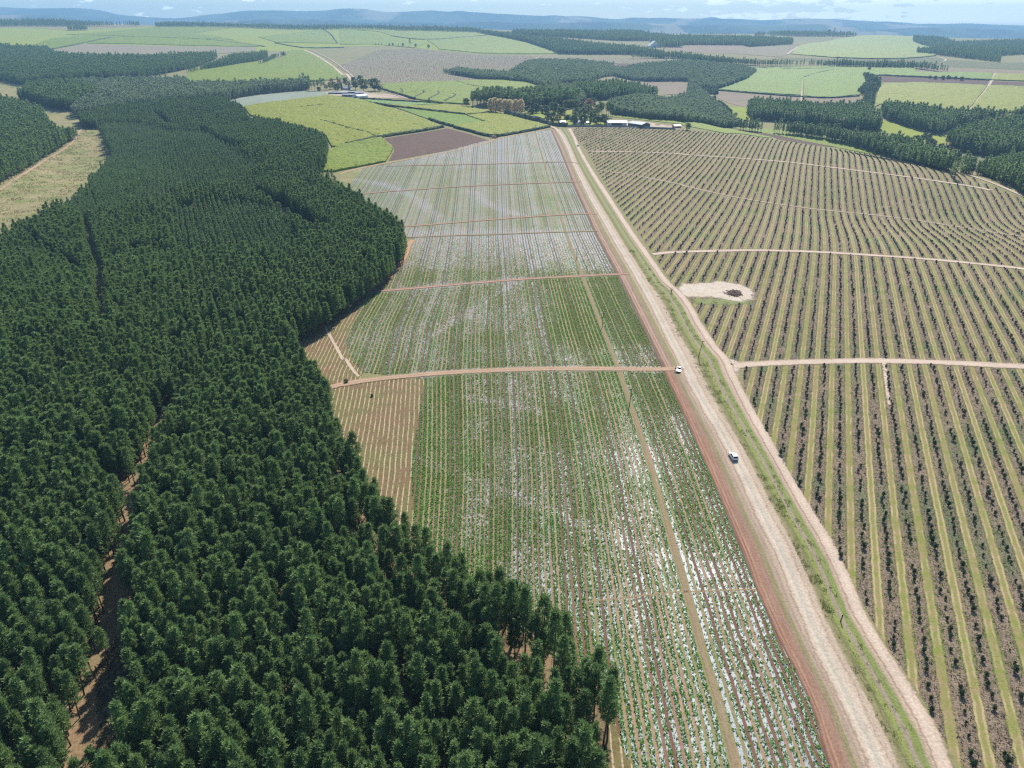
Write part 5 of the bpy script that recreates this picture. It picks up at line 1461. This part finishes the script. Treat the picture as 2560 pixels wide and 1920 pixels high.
building('shed', 'M 1577,458', 27, 16, 4.2, 1.6, -.03, 'wallw', 'roofw', 'long white roofed shed with a dark open front', 'shed', doors=[(-7.5, 7.5, 3.0)], windows=[(9, 12, 1.2, 2.4), (-12, -9, 1.2, 2.4)])
building('shed', 'M 1868,482', 16, 26, 4.6, 2.2, .62, 'darkwall', 'roofg', 'grey roofed barn with dark walls beside the white shed', 'barn', doors=[(-4, 4, 3.6)], ridge='y')
building('house', 'M 1097,398', 12, 9, 3.2, 2.2, .1, 'wallp', 'wallp', 'pink walled farmhouse among the garden trees', 'house', doors=[(-1, 0, 2.1)], windows=[(-5, -3, .9, 2.1), (2, 4.5, .9, 2.1)], chimney=True)
building('house', 'M 1192,448', 15, 10, 3.0, 2.8, -.2, 'wallw', 'roofg', 'grey roofed house in front of the garden trees', 'house', doors=[(0, 1, 2.1)], windows=[(-6, -4, .9, 2.1), (3, 5.5, .9, 2.1)], chimney=True)
building('house', 'M 1038,448', 9, 8, 2.8, 2.2, .4, 'wallw', 'roofg', 'small grey roofed cottage left of the lawn', 'house', doors=[(-.5, .5, 2.1)], windows=[(-3.5, -2, .9, 2.0), (1.5, 3.5, .9, 2.0)])
building('shed', 'M 1290,448', 6, 5, 2.6, 1.0, .1, 'wallw', 'roofw', 'little white hut beside the dark garden trees', 'hut', doors=[(-.5, .5, 2.0)])
building('shed', 'M 2190,486', 10, 7, 3.0, 1.6, .3, 'wallb', 'roofg', 'small brown hut at the end of the boundary wall', 'hut', doors=[(-.6, .6, 2.0)])
building('shed', 'N 640,268', 14, 24, 4.2, 2.0, -.55, 'wallw', 'roofb', 'pale blue roofed shed at the left farm', 'shed', doors=[(-2.5, 2.5, 3.4)], ridge='y')
building('shed', 'N 563,250', 22, 9, 3.6, 1.2, -.1, 'wallc', 'roofg', 'low grey shed behind the blue roofed shed', 'shed', doors=[(-6, -2, 2.6), (2, 6, 2.6)])
building('shed', 'N 462,224', 34, 12, 3.0, 1.0, .05, 'darkwall', 'roofg', 'long dark open shed at the left farm', 'shed', doors=[(-14, -4, 2.4), (2, 12, 2.4)])
building('shed', 'N 575,217', 22, 10, 3.0, 1.0, .05, 'darkwall', 'roofg', 'short dark shed right of the long open one', 'shed', doors=[(-8, -2, 2.4), (1, 7, 2.4)])
building('house', 'N 543,180', 17, 12, 3.2, 3.2, .0, 'wallw', 'roofg', 'grey roofed farmhouse behind the cone shaped trees', 'house', doors=[(-.6, .6, 2.1)], windows=[(-6, -3, .9, 2.1), (3, 6, .9, 2.1)], chimney=True)
building('house', 'N 680,225', 16, 9, 3.0, 1.6, .1, 'wallp', 'roofg', 'pink house right of the blue roofed shed', 'house', doors=[(-.6, .6, 2.1)], windows=[(3, 6, .9, 2.1)])
building('shed', 'B 2025,305', 40, 26, 6, 16, .2, 'wallw', 'wallw', 'pale pointed hut on the far dark hillside', 'hut', doors=[(-3, 3, 5)], ridge='y')

def wall_run(px, h, label):
    L = dens(tr(px), 6); V, Fc = [], []
    T = np.gradient(L, axis=0); T /= np.linalg.norm(T, axis=1)[:, None]; N = np.c_[-T[:, 1], T[:, 0]] * .15
    for i, p in enumerate(L):
        z = float(zt(*p))
        for s, zz in ((1, -.4), (1, h), (-1, h), (-1, -.4)): V.append((p[0] + N[i, 0] * s, p[1] + N[i, 1] * s, z + zz))
    for i in range(len(L) - 1):
        for k in range(3): Fc.append([i * 4 + k, i * 4 + k + 1, i * 4 + 4 + k + 1, i * 4 + 4 + k])
    n = len(V); Fc += [[0, 1, 2, 3], [n - 1, n - 2, n - 3, n - 4]]
    tag(mesh('boundary_wall', V, Fc, M['wallc']), label, 'wall')
wall_run('M 1080,474 1300,472 1500,476 1700,478 1900,488 2160,498', 2.3, 'long grey block wall between the farm and the orchard')

def yard_heap(px, w, h, m, label, name='earth_mound'):
    x, y = tr(px)[0]
    bm = bmesh.new(); bmesh.ops.create_icosphere(bm, subdivisions=3, radius=1)
    r = np.random.default_rng(int(x) % 97)
    for v in bm.verts:
        n = 1 + .18 * math.sin(v.co.x * 5 + x) * math.sin(v.co.y * 4) + r.normal(0, .04)
        v.co = Vector((v.co.x * w * n, v.co.y * w * .7 * n, max(v.co.z, -.1) * h * n))
    o = bmo(name, bm, m, None, True); o.location = (x, y, float(zt(x, y)))
    tag(o, label, 'mound')
yard_heap('N 860,250', 11, 3.2, 'yard', 'pale earth mound in the left farmyard')
yard_heap('N 930,252', 5, 1.6, 'yard', 'small earth mound right of the big one')
yard_heap('M 1990,455', 5, 1.2, 'wallb', 'reddish rubble heap right of the barn', 'rubble_heap')
yard_heap('M 2090,462', 4, 1.0, 'wallp', 'pinkish rubble heap near the boundary wall', 'rubble_heap')

# ------------------------------------------------------------------ single trees around the farms
G1 = 'garden trees of the right farm'
for i, (px, kd, sc, lb) in enumerate([
    ('M 310,325', 'poplar', .95, 'tan autumn poplar at the left end of the clump'), ('M 355,332', 'poplar', 1.08, 'second tan autumn poplar from the left'),
    ('M 405,336', 'poplar', 1.05, 'third tan autumn poplar in the clump'), ('M 455,340', 'poplar', 1.0, 'middle tan autumn poplar behind the hedge end'),
    ('M 500,338', 'poplar', .98, 'greyish tan poplar right of the middle one'), ('M 560,338', 'poplar', 1.02, 'broad tan poplar near the right end of the clump'),
    ('M 615,338', 'poplar', 1.0, 'tan autumn poplar at the right end of the clump'),
    ('M 62,268', 'round_tree', .85, 'lone grey green tree left of the windbreak'),
    ('M 770,330', 'dark_tree', .9, 'dark round tree behind the feathery hedge'), ('M 790,300', 'round_tree', 1.1, 'tall leafy tree at the left of the garden'),
    ('M 850,300', 'dark_tree', 1.1, 'dark leafy tree behind the round garden tree'), ('M 860,385', 'round_tree', 1.15, 'big grey green tree at the front of the garden'),
    ('M 945,345', 'dark_tree', 1.15, 'large domed dark tree in the middle of the garden'), ('M 1015,395', 'round_tree', 1.1, 'round silvery tree left of the pink house'),
    ('M 935,430', 'dark_tree', .8, 'low dark tree above the lower hedge'), ('M 985,440', 'golden_tree', .8, 'small yellow green tree by the cottage'),
    ('M 890,420', 'dark_tree', .75, 'small dark tree at the hedge gap'), ('M 1030,340', 'dark_tree', .9, 'dark tree beside the umbrella shaped tree'),
    ('M 1130,345', 'flat_tree', 1.15, 'wide umbrella shaped tree above the pink house'), ('M 1175,385', 'dark_tree', .9, 'dark bushy tree right of the pink house'),
    ('M 1150,448', 'dark_tree', .8, 'low dark tree left of the grey roof'), ('M 1240,450', 'dark_tree', .95, 'dark tree right of the grey roof'),
    ('M 1230,395', 'dark_tree', .9, 'dark tree behind the grey roof'), ('M 1310,452', 'cypress', .85, 'dark pointed tree beside the white hut'),
    ('M 1365,450', 'dark_tree', .75, 'low dark tree at the right of the garden'), ('M 1410,445', 'round_tree', .8, 'grey green tree before the shed'),
    ('M 1452,450', 'dark_tree', .85, 'dark tree touching the white shed'), ('M 1345,410', 'round_tree', .95, 'grey tree below the rosy tree'),
    ('M 1295,325', 'rosy_tree', 1.15, 'pinkish autumn tree at the back of the garden'), ('M 1290,362', 'round_tree', 1.1, 'round green tree in front of the pinkish tree'),
    ('M 1240,300', 'round_tree', 1.2, 'pale green tree left of the pinkish tree'), ('M 1325,290', 'round_tree', 1.1, 'olive tree right of the pinkish tree'),
    ('M 1380,350', 'dark_tree', .9, 'dark tree at the foot of the tall pines'), ('M 1080,400', 'bush', .9, 'low bush before the pink house'),
    ('M 720,345', 'bush', 1.2, 'dark bush beside the feathery hedge'), ('M 690,330', 'dark_tree', .7, 'small dark tree under the windbreak'), ('M 1120,415', 'bush', .8, 'low bush on the lawn edge'),
    ('M 1590,385', 'golden_tree', .001, '')]):
    if sc < .01: continue
    q = tr(px)[0]
    sc = sc * (1.0 if kd == 'poplar' else 1.5)
    place_tree('poplar_tree' if kd == 'poplar' else ('garden_bush' if kd == 'bush' else 'garden_tree'), kd, i, q[0], q[1], sc, i * 1.3, lb, 'bush' if kd == 'bush' else 'tree', G1)
for i, (px, lb) in enumerate([('M 1400,362', 'first tall bare trunked pine behind the white shed'), ('M 1418,364', 'second tall bare trunked pine behind the white shed'), ('M 1435,360', 'third tall pine behind the white shed'),
                              ('M 1472,370', 'tall pine standing right of the gap'), ('M 1492,372', 'thin tall pine near the right end of the pine row'), ('M 1512,373', 'tall pine second from the end of the row'), ('M 1530,374', 'last tall pine of the row above the bright grass')]):
    q = tr(px)[0]; place_tree('pine_tree', 'tall_pine', i, q[0], q[1], .92, i, lb, 'pine tree', 'tall pines behind the white shed')
for i, (px, kd, sc, lb) in enumerate([
    ('N 200,190', 'tall_pine', .85, 'dark tall tree at the left end of the farm grove'), ('N 230,192', 'tall_pine', .9, 'second dark tall tree of the farm grove'), ('N 262,190', 'tall_pine', .95, 'third dark tall tree of the farm grove'),
    ('N 295,188', 'tall_pine', 1.0, 'fourth dark tall tree of the farm grove'), ('N 325,186', 'tall_pine', .95, 'tall dark tree beside the yellow tree'),
    ('N 345,182', 'golden_tree', 1.0, 'small yellow tree at the edge of the farm grove'), ('N 385,178', 'golden_tree', 1.3, 'larger yellow tree at the edge of the farm grove'),
    ('N 400,130', 'rosy_tree', 1.1, 'faded pink tree behind the yellow tree'), ('N 480,150', 'rosy_tree', 1.2, 'rosy tree behind the cone shaped trees'),
    ('N 455,192', 'dark_tree', 1.3, 'dark rounded cone tree left of the farmhouse'), ('N 502,190', 'cypress', 1.2, 'dark cone tree before the farmhouse'), ('N 580,185', 'cypress', 1.3, 'dark cone tree right of the farmhouse'),
    ('N 420,170', 'round_tree', 1.2, 'grey green tree in the farm grove'), ('N 540,140', 'dark_tree', 1.4, 'dark tree behind the farmhouse'), ('N 460,120', 'tall_pine', .7, 'dark pine behind the rosy tree'),
    ('N 620,120', 'dark_tree', 1.3, 'dark tree beside the far road bend'), ('N 640,180', 'round_tree', 1.6, 'broad grey tree right of the cone trees'), ('N 690,120', 'dark_tree', 1.5, 'dark tree on top of the grove'),
    ('N 720,195', 'round_tree', 2.0, 'huge grey green tree over the farmyard'), ('N 790,150', 'dark_tree', 1.3, 'dark tree between the two huge trees'), ('N 835,190', 'dark_tree', 2.0, 'huge dark tree at the right end of the grove'),
    ('N 880,195', 'dark_tree', 1.0, 'smaller dark tree at the right foot of the grove'), ('N 270,192', 'bush', 1.5, 'bush under the dark tall trees')]):
    q = tr(px)[0]; place_tree('garden_bush' if kd == 'bush' else 'grove_tree', kd, i, q[0], q[1], sc, i * .9, lb, 'bush' if kd == 'bush' else 'tree', 'grove of the left farm')
for i, (px, kd, sc, lb) in enumerate([
    ('B 450,300', 'tall_pine', 1.25, 'tall pointed tree in the far row'), ('B 487,303', 'dark_tree', 1.1, 'round dark tree right of the tall pointed one'), ('B 570,310', 'dark_tree', 1.2, 'lone round dark tree at the end of the far row'),
    ('B 405,298', 'dark_tree', 1.1, 'broad dark tree left of the tall pointed one'), ('B 340,294', 'dark_tree', .9, 'dark tree in the middle of the far row'), ('B 318,294', 'dark_tree', .8, 'smaller dark tree in the far row'),
    ('B 375,296', 'cypress', .8, 'narrow dark tree in the far row'), ('B 270,291', 'cypress', .8, 'thin tree near the left of the far row'), ('B 250,291', 'cypress', .7, 'second thin tree at the left of the far row'), ('B 228,290', 'cypress', .7, 'first thin tree at the left of the far row'),
    ('C 1640,510', 'bush', 1.6, 'round bush in the ploughed strip nearest the stream'), ('C 1690,512', 'bush', 1.7, 'second round bush in the ploughed strip'), ('C 1725,508', 'bush', 1.5, 'third round bush in the ploughed strip'),
    ('C 1770,510', 'bush', 1.4, 'fourth round bush in the ploughed strip'), ('C 1810,520', 'bush', 1.7, 'last round bush of the ploughed strip'), ('C 1605,506', 'bush', 1.3, 'leftmost small bush in the ploughed strip'),
    ('C 1200,505', 'dark_tree', 1.3, 'big dark tree at the head of the stream bushes'), ('C 1250,540', 'round_tree', 1.6, 'grey tree among the stream bushes'), ('C 1215,452', 'bush', 1.6, 'lone bush at the top of the green cane'),
    ('C 960,195', 'dark_tree', 2.2, 'large tree on the far right skyline'), ('C 990,218', 'tall_pine', 1.5, 'pointed tree in the hazy skyline row'), ('C 650,212', 'dark_tree', 2.0, 'round tree at the left of the hazy skyline row'),
    ('C 50,838', 'dark_tree', .8, 'dark tree at the end of the boundary wall'), ('E 2115,395', 'pine', .9, 'x')]):
    if lb == 'x': continue
    q = tr(px)[0]; place_tree('field_bush' if kd == 'bush' else 'field_tree', kd, i, q[0], q[1], sc, i * .7, lb, 'bush' if kd == 'bush' else 'tree', 'scattered trees of the far fields')
q = tr('H 205,235')[0]
place_tree('field_bush', 'bush', 1, q[0], q[1], .22, .3, 'small dark bush on the dry stubble below the earth track', 'bush')
q = tr('H 40,145')[0]
place_tree('field_bush', 'bush', 2, q[0], q[1], .28, .3, 'low green bush where the earth track leaves the pines', 'bush')
for i, s in enumerate(('D 2080,390', 'D 2115,395', 'D 2140,400')):
    q = tr(s)[0]; place_tree('pine_tree', 'pine', i, q[0], q[1], .85, i, ['first', 'second', 'third'][i] + ' small pine standing apart behind the plantation corner', 'pine tree', 'pines apart at the plantation corner')

# weeds and tufts on the verge and between the orchard rows
def tufts(name, P, smin, smax, m, n, label, seed, lvl=1, up=.7):
    C = np.c_[P, lift(P[:, 0], P[:, 1], lvl) + .02]
    S_ = np.random.default_rng(seed).uniform(smin, smax, len(P))
    V, Fc = leaf_quads(C, S_, n, up, 1.0, seed, .4)
    tint = np.repeat(np.clip(np.random.default_rng(seed).normal(.5, .3, len(P)), 0, 1), n)
    tag(mesh(name, V, Fc, M[m], attrs={'tint': ('FACE', tint)}), label, kind='stuff')
yv = rng.uniform(75, 420, 60000); a, b = ydens(R1L, yv) + 3.6, ydens(R2L, yv) - 3.0
f = rng.uniform(0, .95, len(yv)); PV = np.c_[a + (b - a) * f, yv]
clump = vnoise(PV[:, 0], PV[:, 1], 2.2, 3, 3) + rng.normal(0, .08, len(PV))
PV = PV[(clump > .66) & (np.abs(f - .62) > .06)]
tufts('verge_grass', PV, .12, .26, 'greenweed', 4, 'uneven tufts of green grass on the road verge', 21)
PO = rng.uniform([55, 60], [330, 430], (260000, 2))
uu = np.abs((orch_u(PO[:, 0], PO[:, 1]) / OP + .5) % 1 - .5) * OP
PO = PO[(uu < 1.65) & inside(PO, ORCH) & ~inside(PO, CLR)]
for L, w in zip(OTL, (2.2, 1.8, 3.0, 3.4)): PO = PO[dist_line(PO, L) > w]
dd = np.hypot(PO[:, 0], PO[:, 1]); PO = PO[rng.uniform(0, 1, len(PO)) < np.clip(1.3 - dd / 420, .15, 1)]
g = (vnoise(PO[:, 0], PO[:, 1], 24, 5) + rng.normal(0, .06, len(PO))) > .58
tufts('mulch_weeds', PO[~g], .2, .55, 'weed', 4, 'dry brown weeds on the mulched orchard rows', 31)
tufts('green_weeds', PO[g], .2, .5, 'greenweed', 4, 'green weeds on the mulched orchard rows', 33)
PC = rng.uniform(CLEAR.min(0), CLEAR.max(0), (5000, 2)); PC = PC[inside(PC, CLEAR)]
tufts('clearing_grass', PC, .3, .8, 'weed', 4, 'pale grass tufts in the clearing among pines', 35, 3)
VAL = tr('D 0,450 130,366 300,256 480,145 520,70 640,10 670,100 720,200 640,290 560,370 500,440 330,560 130,650 0,725')
PW = rng.uniform(VAL.min(0), VAL.max(0), (60000, 2)); PW = PW[inside(PW, VAL)]
nw = vnoise(PW[:, 0], PW[:, 1], 18, 41, 4)
tufts('valley_tussocks', PW[nw > .57], .4, 1.1, 'greenweed', 4, 'green tussocks scattered over the dry valley floor', 43)
tufts('valley_reeds', PW[nw < .40], .4, 1.2, 'drygrass', 4, 'dry brown tussocks scattered over the valley floor', 45)
PE = rng.uniform(DRY.min(0), DRY.max(0), (9000, 2)); PE = PE[inside(PE, DRY) & ~inside(PE, FIELD)]
tufts('stubble_weeds', PE, .15, .4, 'greenweed', 3, 'thin weeds over the dry stubble', 37)

# ------------------------------------------------------------------ air
hz = NT('haze')
pv = hz.n('ShaderNodeVolumePrincipled')
pv.inputs['Color'].default_value = (.36, .66, 1.0, 1); pv.inputs['Density'].default_value = .98e-4; pv.inputs['Anisotropy'].default_value = 0.1
hz.t.links.new(pv.outputs[0], hz.out.inputs['Volume'])
bm = bmesh.new(); box_bm(bm, -15000, 15000, -400, 15500, -190, 505)
ho = bmo('haze', bm, hz.m); tag(ho, 'thin blue haze over the whole valley', kind='stuff')
